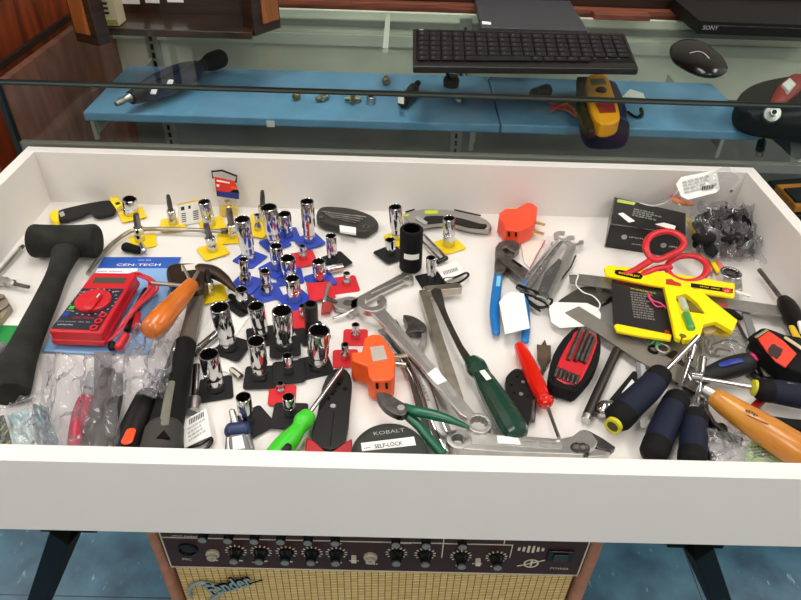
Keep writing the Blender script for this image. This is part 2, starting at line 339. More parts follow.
for px in (-.475,.11):
    r=MB().box(px,px+.022,cy1-.013,cy1,Z0-.22,Z0+.16); part(C,'shelf_standard',r,mat('galvanised','#a9afa6',.35,metal=.6))
    s=MB()
    for k in range(22): s.box(px+.008,px+.0135,cy1-.0138,cy1-.0125,Z0-.2+k*.016,Z0-.19+k*.016)
    part(C,'standard_slots',s,black)
# blue padded shelf
SH=87; SB=1.172; SF=at(83,112,SH).y; 
sb=mat('blue_foam','#6a9dc4',.75,bump=.5,bscale=260,var=.08,vscale=18)
S=thing('blue_shelf','pale blue padded shelf inside the glass case','shelf',(0,SF,Z0+.07))
xs=at(82,112,SH).x; xj=at(497,110,SH).x; xe=at(765,136,SH).x
def shelf(a,b):
    v=MB().box(a,b,SF,SB,Z0+.072,Z0+SH/1000); return v
part(S,'pad',shelf(xs,xj-.0008),sb,bev=3); part(S,'pad',shelf(xj+.0008,xe),sb,bev=3)
for x in (xs+.012,.121,xe-.05):
    part(S,'bracket',MB().box(x,x+.003,SF+.01,cy1-.014,Z0+.05,Z0+.0718).box(x-.006,x,SF+.004,SF+.012,Z0+.04,Z0+.0718),railm,bev=.4)
def on_shelf(px,py): return at(px,py,SH)
c=at(270,124,SH-8); lb=MB().box(c.x-.006,c.x+.006,SF-.0012,SF-.0002,Z0+.072,Z0+.082); tag(part(None,'price_sticker',lb,white),'small white price sticker on the front edge of the blue shelf','sticker')
# ---------- things in the case
D=thing('air_grinder','navy and black pneumatic die grinder with steel tip lying on the blue shelf','power tool',on_shelf(170,98))
hD=SH+24
def dl(pts,**k): return MB().limb([(x,y,hD,r) for x,y,r in pts],**k)
part(D,'body',dl([(139,94,13),(152,89,18),(168,82,20.5),(186,74,19),(197,68,12)],n=20),mat('navy_body','#101d40',.4,bump=.2))
part(D,'collar',dl([(131,98,10),(142,93,14.5)],round_=False,n=20),black)
part(D,'tip',dl([(116,104,3.5),(122,101,5.5),(124,100,4.5),(131,97,8)],round_=False),satin)
part(D,'neck',dl([(195,69,9.5),(208,63,9.5)],round_=False,n=18),dgrey)
part(D,'end_cap',dl([(206,64,11),(211,62,15),(220,58.5,15.5)],n=20),blackm)
part(D,'hand_strap',MB().limb([(150,84,hD+18,3),(165,76,hD+22,4),(185,68,hD+20,4),(196,64,hD+12,3)],flat=.5),black)
for a in ((154,88),(170,80)): 
    x,y=a; part(D,'label',MB().limb([(x-1,y+6,hD+15,4.2),(x+1,y,hD+20.5,4.2)],flat=.25,square=True,round_=False,n=8),white)
def fitting(px,py,kind,label):
    lo=on_shelf(px,py); t=thing('air_fitting',label,'fitting',lo,'small air line fittings'); z=lo+Vector((0,0,.0065)); br=mat('dull_brass','#8c8468',.35,metal=.8)
    if kind==0: part(t,'body',MB().lathe(z+Vector((0,-.014,0)),(0,1,0),[(.003,0),(.004,.006),(.007,.008),(.007,.015),(.0045,.017),(.0045,.026),(.003,.028)],12),br)
    if kind==1:
        part(t,'body',MB().lathe(z+Vector((-.008,-.009,0)),(.7,.5,0),[(.0035,0),(.005,.004),(.005,.014),(.0035,.018)],12),br)
        part(t,'spout',MB().lathe(z+Vector((.001,-.009,0)),(.5,1.,0),[(.0035,0),(.0035,.012),(.005,.013),(.005,.017)],12),satin)
    if kind==2:
        part(t,'body',MB().lathe(z+Vector((0,-.012,0)),(0,1,.1),[(.004,0),(.004,.024)],12),br); part(t,'arm',MB().lathe(z+Vector((-.013,0,0)),(1,0,0),[(.0035,0),(.0035,.026)],12),br)
    if kind==3: 
        part(t,'body',MB().lathe(lo,(0,0,1),[(.0075,0),(.0075,.012),(.006,.013),(.0045,.013)],16),satin); part(t,'hole',MB().lathe(lo,(0,0,1),[(.0044,.0125),(.0044,.0132)],14),blackm)
fitting(297,99,0,'small grey air fitting, first from the left on the blue shelf'); fitting(322,101,1,'small angled fitting, second from the left on the blue shelf'); fitting(353,103,2,'small cross shaped brass fitting on the blue shelf'); fitting(371,104,3,'round steel fitting standing beside the cross shaped brass one'); fitting(386,84,0,'small fitting lying towards the back of the blue shelf, beside the black block')
t=thing('black_adapter','small black power adapter with a white sticker on the blue shelf','adapter',on_shelf(408,98))
part(t,'body',MB().limb([(403,103,SH+11,9),(414,88,SH+11,9)],square=True,round_=False,n=8),black,bev=2); part(t,'label',quad((398,97),(404,97),(404,104),(398,103),SH+21),white)
part(t,'nose',MB().limb([(414,88,SH+11,6),(418,83,SH+11,5)]),blackm)
t=thing('suction_knob','round black knob with a short stem on the blue shelf, below the keyboard','knob',on_shelf(452,86))
part(t,'disc',MB().lathe(on_shelf(451,86),(0,0,1),[(.013,0),(.014,.004),(.014,.012),(.010,.018)],24),black); part(t,'stem',MB().limb([(450,80,SH+20,2.5),(445,68,SH+40,2.5)]),black); part(t,'foot',MB().limb([(455,96,SH+6,5),(459,101,SH+6,5)]),satin)
# yellow multimeter in dark boot
t=thing('yellow_multimeter','yellow multimeter lying on a dark blue pouch on the blue shelf','multimeter',on_shelf(605,110))
part(t,'pouch',MB().limb([(603,84,SH+9,24),(607,104,SH+9,29),(607,114,SH+9,30)],flat=.26,n=22),mat('navy_pouch','#22254a',.7,bump=.3),bev=3)
part(t,'body',MB().trace([(587,76),(606,75),(614,93),(620,112),(618,121),(604,124),(595,118),(588,100)],SH+34,SH+12.5,smooth=3),mat('amber_plastic','#f0a010',.4),bev=3)
part(t,'pouch_end',slab(cat([(583,120),(606,118),(628,120),(629,138),(622,148),(604,150),(588,148),(582,138)],3,True),SF-.014,12),mat('navy_pouch','#22254a',.7),bev=3)
part(t,'holster',MB().trace([(577,76),(588,76),(590,105),(596,130),(588,132),(578,110)],SH+26,SH+12.5),black,bev=3)
part(t,'screen',quad((590,79),(604,78),(607,84),(592,85),SH+34.6,.5),mat('lcd','#5d6a52',.3)); part(t,'dial',MB().lathe(at(601,91,SH+34),(0,0,1),[(.0085,0),(.0085,.003),(.006,.005)],20),dgrey)
part(t,'jack_plate',quad((595,103),(614,102),(616,112),(600,113),SH+34.6,.5),redd)
for q in (((548,102),(562,106),(575,100),(590,108)),((550,112),(566,104),(578,115),(584,127)),((552,106),(570,112),(582,122),(592,131))):
    part(t,'test_lead',MB().limb([(a,b,SH+8+9*math.sin(i*2),1.4) for i,(a,b) in enumerate(q)]),red)
part(t,'black_lead',MB().limb([(628,112,SH+4,2.2),(636,117,SH+4,2.2),(642,114,SH+4,3),(641,109,SH+4,3)]),black)
tag(part(None,'charger_block',MB().limb([(533,95,SH+12,10),(548,90,SH+12,11)],square=True,round_=False,n=8),black,bev=3),'black charger block on the blue shelf, left of the red test leads','charger')
tag(part(None,'paper_tag',MB().trace([(622,97),(630,89),(643,93),(645,98)],SH+1,SH+.5),white),'small white tag lying right of the yellow multimeter','tag')
t=thing('drill_bag','black cloth tool bag holding a red drill, right end of the blue shelf','tool bag',on_shelf(772,120))
part(t,'bag',MB().trace([(737,102),(742,90),(755,82),(775,77),(800,74),(835,78),(840,124),(800,122),(765,118),(745,112)],SH+34,SH+1,smooth=3),blackm,bev=9,seg=4)
part(t,'bag_flap',slab(cat([(750,114),(776,116),(815,118),(815,150),(797,160),(782,148),(764,132)],3,True),SF-.018,16),mat('black_cloth','#20242a',.8,bump=.5),bev=3)
part(t,'drill_body',MB().limb([(776,104,SH+44,9),(786,92,SH+48,15),(797,82,SH+48,16)],flat=.8),mat('drill_red','#9c2420',.4))
part(t,'drill_label',MB().trace([(782,84),(790,78),(796,84),(789,91)],SH+61,SH+55),white)
part(t,'chuck',MB().lathe(at(772,114,SH+40),Vector((-.25,-.75,.55)),[(.013,-.022),(.013,0),(.0115,.003),(.0055,.004),(.0045,.012)],22),satin)
part(t,'chuck_hole',MB().lathe(at(772,114,SH+40),Vector((-.25,-.75,.55)),[(.0035,.0121),(.0035,.0126)],16),black)
t=thing('power_plug','small black two pin plug hanging below the right end of the blue shelf','plug',at(762,152,30))
part(t,'body',MB().limb([(762,141,60,7),(760,150,52,7)],square=True,round_=False,n=8),black,bev=2); part(t,'pin',MB().limb([(757,152,50,1),(756,158,46,1)]),satin); part(t,'pin',MB().limb([(763,152,50,1),(762,158,46,1)]),satin)
part(t,'cord',MB().limb([(763,140,62,2),(766,134,70,2),(770,125,75,2)]),black)
tag(part(None,'plastic_bag',bag([(791,119),(815,117),(822,168),(789,172)],[104,104,62,62],amp=4,nu=12,nv=16,seed=3),film),'crumpled clear plastic bag hanging at the right edge of the case','plastic bag')
t=thing('yellow_black_case','orange and black tool on the case deck, right of the white tray','tool',at(792,192,-150))
part(t,'frame',MB().trace([(776,184),(815,182),(824,206),(796,206)],-110,-125),mat('amber2','#d98a1c',.45),bev=3); part(t,'inlay',MB().trace([(784,188),(812,186),(818,202),(796,201)],-106,-109.8),black,bev=1)
part(t,'base',MB().trace([(768,180),(818,176),(832,216),(796,216)],-126,-249),black,bev=3)
# ---------- on the glass top
KH=173.8
def kp(x,y,h=KH): return at(x,y,h)
K=thing('keyboard','black computer keyboard with number pad lying on the glass case top','keyboard',kp(526,52))
part(K,'case',MB().trace([(413,28.5),(625,33),(639,68),(413,66)],KH+11,KH+.5),mat('keyboard_black','#141415',.35),bev=2.5,seg=3)
part(K,'key_well',MB().trace([(416,30),(623,35),(634,62),(416,60)],KH+11.6,KH+11.1),blackm)
keym=mat('key_black','#151517',.5,spec=.3); kb=[]
def kq(u,v): # bilinear over the key field
    A,B,C_,D_=(418,30.5),(622,35.5),(632,61),(417.5,59.5)
    return (A[0]*(1-u)*(1-v)+B[0]*u*(1-v)+C_[0]*u*v+D_[0]*(1-u)*v, A[1]*(1-u)*(1-v)+B[1]*u*(1-v)+C_[1]*u*v+D_[1]*(1-u)*v)
nk=0; leg=MB(); rg=random.Random(3)
for r in range(6):
    cols=18; c_=0
    while c_<cols:
        wd=5.6 if (r==5 and c_==4) else 1
        if c_+wd>cols: wd=cols-c_
        u0=(c_+.06)/cols; u1=(c_+wd-.06)/cols; v0=(r+.08)/6; v1=(r+.92)/6
        if nk<100: part(K,'key',MB().trace([kq(u0,v0),kq(u1,v0),kq(u1,v1),kq(u0,v1)],KH+14,KH+11.7),keym,bev=.7,seg=1); nk+=1
        if wd==1: 
            um=u0+.012; vm=(v0*1.3+v1*.7)/2
            leg.trace([kq(um,vm),kq(um+.009,vm),kq(um+.009,vm+.03),kq(um,vm+.03)],KH+14.15,KH+13.9)
        c_+=wd
part(K,'key_legends',leg,mat('legend','#5c5c5e',.6))
part(K,'logo_mark',MB().trace([(419,28.8),(423.5,29),(423.5,30.4),(419,30.2)],KH+11.4,KH+11),lgrey)
M_=thing('computer_mouse','black computer mouse with a silver arc on the glass case top','mouse',kp(698,57))
mo=MB()
ol=cat([(668,46),(676,41),(690,40),(704,44),(718,54),(730,67),(727,73),(716,76),(700,74),(684,67),(670,57)],4,True)
cc=Vector((sum(kp(*p).x for p in ol)/len(ol),sum(kp(*p).y for p in ol)/len(ol),0)); vs=[];n=len(ol); lv=[(0,.88),(4,.93),(8,.92),(13,.8),(16,.58),(17.5,.27)]
for z,sc_ in lv:
    for p in ol: q=kp(p[0],p[1],KH+8); vs.append((cc.x+(q.x-cc.x)*sc_,cc.y+(q.y-cc.y)*sc_,G+.0006+z/1000))
fs=[(i*n+k,i*n+(k+1)%n,(i+1)*n+(k+1)%n,(i+1)*n+k) for i in range(len(lv)-1) for k in range(n)]+[list(range(n))[::-1],[(len(lv)-1)*n+k for k in range(n)]]
part(M_,'shell',mo.add(vs,fs),blackg,ang=80)
part(M_,'silver_arc',MB().limb([(690,53,KH+17,1),(698,51.5,KH+18,1.2),(705,54,KH+18,1.2),(711,61,KH+15,1)],flat=.5),lgrey)
t=thing('laptop','dark grey laptop standing on the glass case top behind the keyboard','laptop',kp(530,24))
part(t,'base',MB().trace([(474,-4),(568,-3),(588,30),(481,27)],KH+9,KH+.5),mat('laptop_grey','#3d3e44',.45),bev=2)
part(t,'sticker',quad((482,21),(491,22),(491,24.5),(482,24),KH+9.5),white)
t=thing('disc_player','black disc player box on the glass case top behind the mouse','disc player',kp(735,20))
part(t,'body',MB().trace([(673,-2),(830,2),(836,26),(700,21)],KH+22,KH+1),mat('player_black','#0c0c0d',.5,spec=.25),bev=.6)
A=at(700,21,KH+22); B=at(836,26,KH+22); fr=MB(); y0=A.y
yy=A.y
for (a,b,z0,z1,m,nm) in ():
    part(t,nm,MB().box(a+.03,b,yy-.0012,yy-.0002,Z0+z0/1000,Z0+z1/1000),m)
dv=(B-A).normalized(); fn=Vector((dv.y,-dv.x,0)); P1=A+dv*.008-Vector((0,0,.0135)); text('SONY',P1,P1+dv*.026,0,lgrey,t,world=True,up=fn,ex=.0006,bold=.01)
part(t,'tray_slot',MB().obox(A+dv*.11+fn*.0004-Vector((0,0,.006)),dv,fn,Vector((0,0,1)),.09,.0005,.0008),darksteel)
for x in (.02,.13): part(t,'foot',MB().lathe(Vector((A.x+x,yy+.05,G+.0001)),(0,0,1),[(.006,0),(.006,.001)],12),black)
# wooden display cabinet
dw=wood('dark_cabinet_wood','#1c100a','#3a2214',(4,4,30),.35,.4); ow=wood('honey_cabinet_wood','#7a4018','#a86430',(20,20,4),.35,.4)
t=thing('wooden_cabinet','dark open wooden cabinet with honey coloured door edges, top left on the glass case','cabinet',kp(180,36))
def stile(a,b,h):
    A=kp(*a); B=kp(*b); d=(B-A); d.z=0; w_=d.length; d.normalize(); n_=Vector((0,0,1)).cross(d); return A,d,n_,w_
for a,b in (((77,42),(100,47)),((255,37),(281,28))):
    A,d,n_,w_=stile(a,b,0); c=A+d*w_/2+n_*.012; c.z=G+.001+.11
    f_=part(t,'door_edge',MB().obox(c,d,n_,Vector((0,0,1)),w_/2,.012,.11),dw,bev=1)
    c2=A+d*(w_*(.42 if a[0]<200 else .62))-n_*.0012; c2.z=G+.121
    part(t,'inlay_panel',MB().obox(c2,d,n_,Vector((0,0,1)),w_*.30,.001,.105),ow)
A=kp(122,36); B=kp(256,33)
part(t,'bottom_board',MB().box(A.x-.03,B.x,A.y+.0,A.y+.10,G+.001,G+.012),dw,bev=1)
bbY=A.y+.085; part(t,'back_board',MB().box(A.x-.03,B.x,A.y+.085,A.y+.10,G+.012,G+.22),dw)
t2=thing('game_box','tall beige box with vertical rows of print, standing in the wooden cabinet','box',Vector((kp(110,32).x,A.y+.02,G+.013)))
x0=kp(100,34).x+.002; x1=kp(123,33).x; A=kp(110,34); A.y-=.004
part(t2,'box',MB().box(x0,x1,A.y+.004,A.y+.035,G+.013,G+.16),mat('beige_card','#c9bd9c',.6),bev=.6)
pm=MB()
for k in range(16): pm.box((x0+x1)/2-.006,(x0+x1)/2+.004,A.y+.0034,A.y+.004,G+.03+k*.007,G+.0335+k*.007)
part(t2,'print',pm,ink)
part(t2,'green_band',MB().box(x0+.002,x1-.002,A.y+.0034,A.y+.004,G+.0155,G+.022),mat('olive','#8d9a4c',.6))
for k,(a,b) in enumerate(((122,140),(146,160),(168,184))):
    X0=aty(a,2,bbY).x; X1=aty(b,2,bbY).x; tag(part(None,'white_card',MB().box(X0,X1,bbY-.003,bbY-.001,aty(a,3.2-k*.8,bbY).z,G+.16),white),['first from the left','second from the left','third from the left'][k]+' of the small white cards standing in the wooden cabinet','card','white cards in the wooden cabinet')
brn=wood('reddish_board','#5a2a1a','#8c4a30',(4,30,30),.6,0)
tag(part(None,'wood_board',MB().box(-.25,.8,1.29,1.31,.002,G+.002),brn,bev=1),'long thin reddish wooden board edge right behind the glass case top','board')
tag(part(None,'wood_block',MB().box(.345,.445,1.228,1.255,G+.0006,G+.010),brn,bev=1),'short reddish wooden block on the glass case top, right of the laptop','wood block')
tag(part(None,'room_divider',MB().box(-.6,1.2,1.315,1.335,.002,G+.03),dw),'dark wooden divider behind the glass case','divider')
# ---------- amplifier under the tray
AY=.438
def af(px,py): return aty(px,py,AY)
tl=af(146,530); tr=af(605,541); xa=tl.x; xb=tr.x; ztop=af(300,520).z
tol=mat('brown_vinyl','#b07a60',.55,bump=.6,bscale=700,var=.15,vscale=40)
A_=thing('guitar_amplifier','brown guitar amplifier with wheat coloured grille cloth, on the floor below the tray','amplifier',(0,AY+.12,0))
pz1=af(165,567).z; pxa=af(167,560).x; pxb=af(585,560).x
part(A_,'cabinet_side',MB().box(xa,pxa,AY-.006,AY+.24,.004,ztop+.02),tol,bev=9,seg=4); part(A_,'cabinet_side',MB().box(pxb,xb,AY-.006,AY+.24,.004,ztop+.02),tol,bev=9,seg=4)
part(A_,'cabinet_top',MB().box(pxa,pxb,AY+.002,AY+.24,ztop,ztop+.02),tol,bev=3); part(A_,'cabinet_bottom',MB().box(pxa,pxb,AY,AY+.24,.004,.024),tol,bev=3); part(A_,'cabinet_back',MB().box(pxa,pxb,AY+.2,AY+.21,.024,ztop),tol)
pan=mat('maroon_panel','#3a1a12',.4)
part(A_,'control_panel',MB().box(pxa+.001,pxb-.001,AY,AY+.006,pz1,ztop-.001),pan)
def gm():
    m=bpy.data.materials.new('wheat_grille_cloth'); m.use_nodes=True; nt=m.node_tree; N=nt.nodes; b=N['Principled BSDF']; tc=N.new('ShaderNodeTexCoord')
    mp=N.new('ShaderNodeMapping'); mp.inputs['Rotation'].default_value=(math.radians(90),0,0)
    br=N.new('ShaderNodeTexBrick'); br.inputs['Scale'].default_value=1; br.inputs['Brick Width'].default_value=.009; br.inputs['Row Height'].default_value=.0042; br.inputs['Mortar Size'].default_value=.0007; br.offset=.0
    br.inputs['Color1'].default_value=L('#f0d694'); br.inputs['Color2'].default_value=L('#dcbc78'); br.inputs['Mortar'].default_value=L('#8a6a38')
    nt.links.new(tc.outputs['Object'],mp.inputs[0]); nt.links.new(mp.outputs[0],br.inputs['Vector']); nt.links.new(br.outputs['Color'],b.inputs['Base Color']); b.inputs['Roughness'].default_value=.8; return m
part(A_,'grille_cloth',MB().box(pxa+.004,pxb-.004,AY+.006,AY+.012,.026,pz1-.004),gm())
cream=mat('cream_line','#d8cfb8',.5)
def hline(x0,x1,z,t=.0012): return MB().box(x0,x1,AY-.0008,AY+.0002,z-t/2,z+t/2)
part(A_,'panel_border',MB().box(pxa+.002,pxb-.002,AY-.0008,AY+.0002,pz1+.001,pz1+.0028).box(pxa+.002,pxa+.0035,AY-.0008,AY+.0002,pz1,ztop-.002).box(pxb-.0035,pxb-.002,AY-.0008,AY+.0002,pz1,ztop-.002),cream)
zl=af(300,540).z; xq=af(513,545).x
ln=hline(pxa+.004,xq,zl).box(xq-.001,xq,AY-.0008,AY+.0002,af(500,557).z,zl).box(af(442,550).x,af(442,550).x+.0012,AY-.0008,AY+.0002,af(442,557).z,ztop-.004).box(af(502,550).x,af(502,550).x+.0012,AY-.0008,AY+.0002,zl,ztop-.004)
part(A_,'panel_lines',ln,cream)
sil=mat('knob_silver','#a8a59c',.35,metal=.6)
for px,py in ((236,551),(261,551.5),(286.5,552),(312,552.5),(336.5,553),(396.5,553),(425,554),(461,556),(496.4,557)):
    c=af(px,py); dn=(0,-1,0)
    k=part(A_,'knob',MB().lathe(c,dn,[(.0092,0),(.0085,.004),(.0068,.006),(.006,.013),(.005,.014)],24),blackg)
    WL[k.name]=WL[A_.name]
    cp=part(A_,'knob_cap',MB().lathe(c,dn,[(.0049,.0141),(.0049,.0152)],20),sil)
    tk=MB()
    for j in range(11):
        a=math.radians(-40+j*26); u=Vector((math.cos(a),0,math.sin(a))); tk.obox(c+u*.0118+Vector((0,-.0002,0)),u,Vector((0,1,0)),u.cross(Vector((0,1,0))),.0016,.0004,.0007)
    tk.box(c.x-.005,c.x+.006,AY-.0006,AY,c.z-.0225,c.z-.0205)
    part(A_,'dial_marks',tk,cream)
for px,py in ((205,534),(230,535),(256,535.5),(282,536),(309,537),(336,537.5),(396,539),(426,540),(462,541)):
    c=af(px,py-4); part(A_,'knob',MB().lathe(c,(0,-1,0),[(.0085,0),(.0078,.004),(.006,.006),(.0055,.013)],20),blackg); part(A_,'knob_cap',MB().lathe(c,(0,-1,0),[(.005,.0131),(.005,.0142)],18),sil)
c=af(188,549); part(A_,'mic_socket',MB().lathe(c,(0,-1,0),[(.0125,0),(.0125,.002),(.010,.003),(.010,.001)],26),blackg)
for px,py in ((213,553),(370.5,556)): 
    c=af(px,py); part(A_,'jack_socket',MB().lathe(c,(0,-1,0),[(.0085,0),(.0085,.003),(.006,.004),(.006,.008),(.003,.008),(.003,.002)],22),mat('socket_nickel','#b5ae9c',.5))
for px,py in ((354,557),(477.7,560)):
    c=af(px,py); part(A_,'slide_switch',MB().box(c.x-.003,c.x+.003,AY-.006,AY,c.z-.004,c.z+.004).box(c.x-.006,c.x+.006,AY-.0006,AY,c.z-.009,c.z-.0075),cream)
c=af(560,555); part(A_,'power_switch',MB().box(c.x-.016,c.x+.016,AY-.003,AY,c.z-.011,c.z+.011),blackg,bev=1.5); part(A_,'switch_rocker',MB().box(c.x-.009,c.x+.009,AY-.005,AY-.003,c.z-.007,c.z+.007),mat('rocker','#27302e',.3),bev=1)
em=MB(); c=af(531,563); em.lathe(c+Vector((0,-.0005,0)),(0,-1,0),[(.0095,0),(.0095,.0004),(.0075,.0004),(.0075,0)],24,close=False)
d1=Vector((.9,0,.42)).normalized(); em.obox(c,d1,Vector((0,1,0)),Vector((-d1.z,0,d1.x)),.018,.0006,.0007); em.box(c.x-.001,c.x+.0015,AY-.0008,AY,c.z-.007,c.z+.007)
c2=af(531,549)
for k,hh in enumerate((3,4.5,7,7,4.5,3)): em.box(c2.x-.016+k*.0058,c2.x-.013+k*.0058,AY-.0008,AY,c2.z-hh/1000,c2.z+hh/1000)
part(A_,'emblem',em,cream)
for s_,a,b in (('MIC',(183,559.5),(192,560)),('oooo',(208,560),(219,560.4)),('ooooo',(366,563.5),(378,564)),('POWER',(550,568.5),(568,569.5)),('oooooo',(397,543.2),(411,543.6)),('oooooo',(252,562),(264,562.3)),('oooooo',(330,543.4),(342,543.8)),('oooooo oooooooo',(172,535.5),(198,536.4))):
    text(s_,af(*a),af(*b),0,cream,A_,world=True,up=(0,-1,0),ex=.0008,name='lettering')
lg=mat('logo_grey','#8b9ea0',.4)
gf=AY+.006
def ag(px,py): p=aty(px,py,gf-.004); return p
text('Fender',ag(213,593.5),ag(257,582),0,lg,A_,world=True,up=(0,-1,0),ex=.004,bold=.025,skew=.25,hgt=27,name='logo_lettering')
text('Fender',ag(212.6,594),ag(257.6,582),0,blackm,A_,world=True,up=(0,-1,0),ex=.002,bold=.07,skew=.25,hgt=29,name='logo_outline')  # black outline of the logo, bolder lettering set beneath the grey
part(A_,'logo_flourish',MB().sweep([Vector(q[:3]) for q in cat([tuple(ag(*p)) for p in ((191,596),(190,588),(198,583),(210,584),(222,590),(212,600),(206,606))],5)],[.0028]*31,n=8),lg)
part(A_,'logo_flourish',MB().sweep([ag(222,592),ag(262,580)],[.0009]*2,n=8),blackm)
# ================= SOCKETS ON THEIR CLIP MATS
MATS={'y':myellow,'b':mblue,'r':mred,'k':mblack}; CN={'y':'yellow','b':'blue','r':'red','k':'black'}
GRP='sockets and bits standing on clip mats'
lay=[0]
def hsolve(base,ty):        # height (mm) at which a point above base appears on image row ty
    lo,hi=2,140
    for _ in range(40):
        m=(lo+hi)/2
        if proj(base+Vector((0,0,m/1000)))[1]>ty: lo=m
        else: hi=m
    return lo
def matpart(t,c,col,ang,z,size=34,dx=0,dy=0):
    a=math.radians(ang); d=Vector((math.cos(a),math.sin(a),0)); n=Vector((-d.y,d.x,0)); h=size/2000; q=c+Vector((dx/1000,dy/1000,0))
    ps=[]
    for sx,sy in ((1,1),(-1,1),(-1,-1),(1,-1)):
        for k in range(4):
            b=math.radians(k*30+{(1,1):0,(-1,1):90,(-1,-1):180,(1,-1):270}[(sx,sy)]); r=.0035
            ps.append(q+d*(sx*(h-r)+math.cos(b)*r)+n*(sy*(h-r)+math.sin(b)*r))
    part(t,'clip_mat',MB().prism([(p.x,p.y) for p in ps],Z0+z/1000,Z0+(z+1.1)/1000),MATS[col],bev=.3,seg=1)
def socket(top,bot,w,kind,col,ang,label,name='socket',msize=34,dx=0,dy=0,tilt=True):
    lay[0]+=1; z=.3+(lay[0]*7%11)*.35
    wr=w/2; by=bot[1]-wr*.5
    b=at(bot[0],by,z+1.2); s=F/proj(b)[2]/1000; r=wr/s/1000
    h=hsolve(b,top[1]); tp=at(top[0],top[1],z+1.2+h)
    ax=Vector((tp.x-b.x,0,tp.z-b.z)); 
    if abs(ax.x)>.22*ax.z: ax.x=.22*ax.z*(1 if ax.x>0 else -1)
    h=h/1000
    t=thing(name,label,'socket' if name=='socket' else 'screwdriver bit',Vector((b.x,b.y,Z0+z/1000)),GRP)
    if col: matpart(t,b,col,ang,z,msize,dx,dy)
    mtl=chrome
    if kind in ('deep','impact','grey'):
        if kind=='impact': mtl=blackm
        if kind=='grey': mtl=dgrey
        q=r*.86; prof=[(q*.9,0),(q,.001),(q,h*.32),(q,h*.33),(r,h*.38),(r,h-.0012),(r*.97,h-.0003),(r*.92,h),(r*.86,h-.0006)]
        if kind!='deep': prof=[(r*.95,0),(r,.0015),(r,h*.45),(r*.97,h*.46),(r*.97,h*.49),(r,h*.5),(r,h-.0015),(r-.0012,h),(r*.72,h)]
    elif kind=='plain': prof=[(r*.94,0),(r,.001),(r,h*.44),(r*.96,h*.45),(r*.96,h*.48),(r,h*.49),(r,h-.001),(r*.97,h-.0003),(r*.91,h),(r*.84,h-.0006)]
    elif kind=='step': prof=[(r*1.1,0),(r*1.2,.001),(r*1.2,h*.38),(r*1.05,h*.44),(r*.92,h*.5),(r*.92,h*.56),(r,h*.62),(r,h-.001),(r*.96,h-.0003),(r*.9,h),(r*.82,h-.0005)]
    elif kind=='small': prof=[(r*1.1,0),(r*1.15,.001),(r*1.15,h*.35),(r*.72,h*.5),(r*.72,h*.62),(r,h*.72),(r,h-.0008),(r-.0005,h),(r*.72,h)]
    if kind!='bit':
        o=part(t,'body',MB().lathe(b,ax,prof,32,close=False),mtl,ang=30)
        ri=prof[-1][0]; ip=[(ri,h),(ri,h-min(.014,h*.5)),(ri*.6,h-min(.0145,h*.55))]
        part(t,'bore',MB().lathe(b,ax,ip,36,star=None if kind in('impact','grey') else -.1,close=False).lathe(b,ax,[(ri*.62,h-min(.0144,h*.54)),(.0002,h-min(.0146,h*.56))],36,close=False),bore if kind!='impact' else blackg,ang=20)
        if h>.02 and kind=='deep':
            part(t,'drive_groove',MB().lathe(b,ax,[(prof[2][0]*1.004,h*.16),(prof[2][0]*1.012,h*.165),(prof[2][0]*1.012,h*.185),(prof[2][0]*1.004,h*.19)],32,close=False),greyrule)
    return t,b,ax,r,h
def bit(tip,mid,bot,w,bw,col,ang,label,taper=.6,dx=0,dy=0):
    lay[0]+=1; z=.3+(lay[0]*7%11)*.35
    b=at(bot[0],bot[1]-w*.25,z+1.2); s=F/proj(b)[2]/1000; r=w/2/s/1000; rb=bw/2/s/1000
    hm=hsolve(b,mid[1])/1000; h=hsolve(b,tip[1])/1000; tp=at(tip[0],tip[1],z+1.2+h*1000)
    ax=Vector((tp.x-b.x,0,tp.z-b.z)); ax.x=max(-.2*ax.z,min(.2*ax.z,ax.x))
    t=thing('bit_socket',label,'bit socket',Vector((b.x,b.y,Z0+z/1000)),GRP)
    matpart(t,b,col,ang,z,34,dx,dy)
    part(t,'body',MB().lathe(b,ax,[(r*.94,0),(r,.001),(r,hm*.45),(r*.93,hm*.5),(r*.93,hm*.55),(r,hm*.6),(r,hm-.001),(r*.85,hm),(rb,hm)],28,close=False),chrome,ang=30)
    part(t,'bit',MB().lathe(b,ax,[(rb,hm-.002),(rb,hm+(h-hm)*.45),(rb*(1+taper)/2,h-.003),(rb*taper,h)],6 if taper>.6 else 10),oldsteel if taper>.6 else darksteel,ang=25)
    return t
DS='tall chrome deep socket '
socket((129.6,198.5),(131,217),14,'plain','y',30,'short chrome socket on a yellow mat beside the yellow tip of the black knife',dx=2,dy=-1)
bit((136,214),(138,227),(140,243),9.5,7,'y',20,'bit socket on yellow mat crossing the left bend of the tan rod',dx=4,dy=-1,taper=.85)
bit((168,195),(170,210),(173,226),8.5,5,'y',15,'slim tapered bit socket on a yellow mat left of the white printed card',taper=.6)
bit((206,224),(210,237),(213,253),10,7,'y',35,'bit socket on separate yellow mat just below the bent tan rod',taper=.85)
bit((229,209),(231.5,224),(233,239),9,7,'y',10,'bit socket on a yellow mat at the right end of the bent tan rod',taper=.85,dx=-4)
bit((262.3,190.5),(262,205),(263,222),9,5,'y',20,'tapered dark bit standing behind the tallest rear socket, only its tip showing',taper=.6,dy=4)
socket((204,201.5),(210,228),12,'plain','y',25,'tall chrome socket on yellow at the right edge of the printed card',dx=2,dy=4)
socket((242,219),(249,263),15,'deep','b',60,DS+'at the left end of the blue mats',dx=1,dy=2)
socket((257,214.6),(258,231),6.5,'small','y',70,'tiny chrome socket on a yellow mat behind the leftmost tall blue-mat socket',dy=0)
socket((268.5,207),(275,247),16,'deep','b',40,'widest tall chrome socket in the back row on the blue mats')
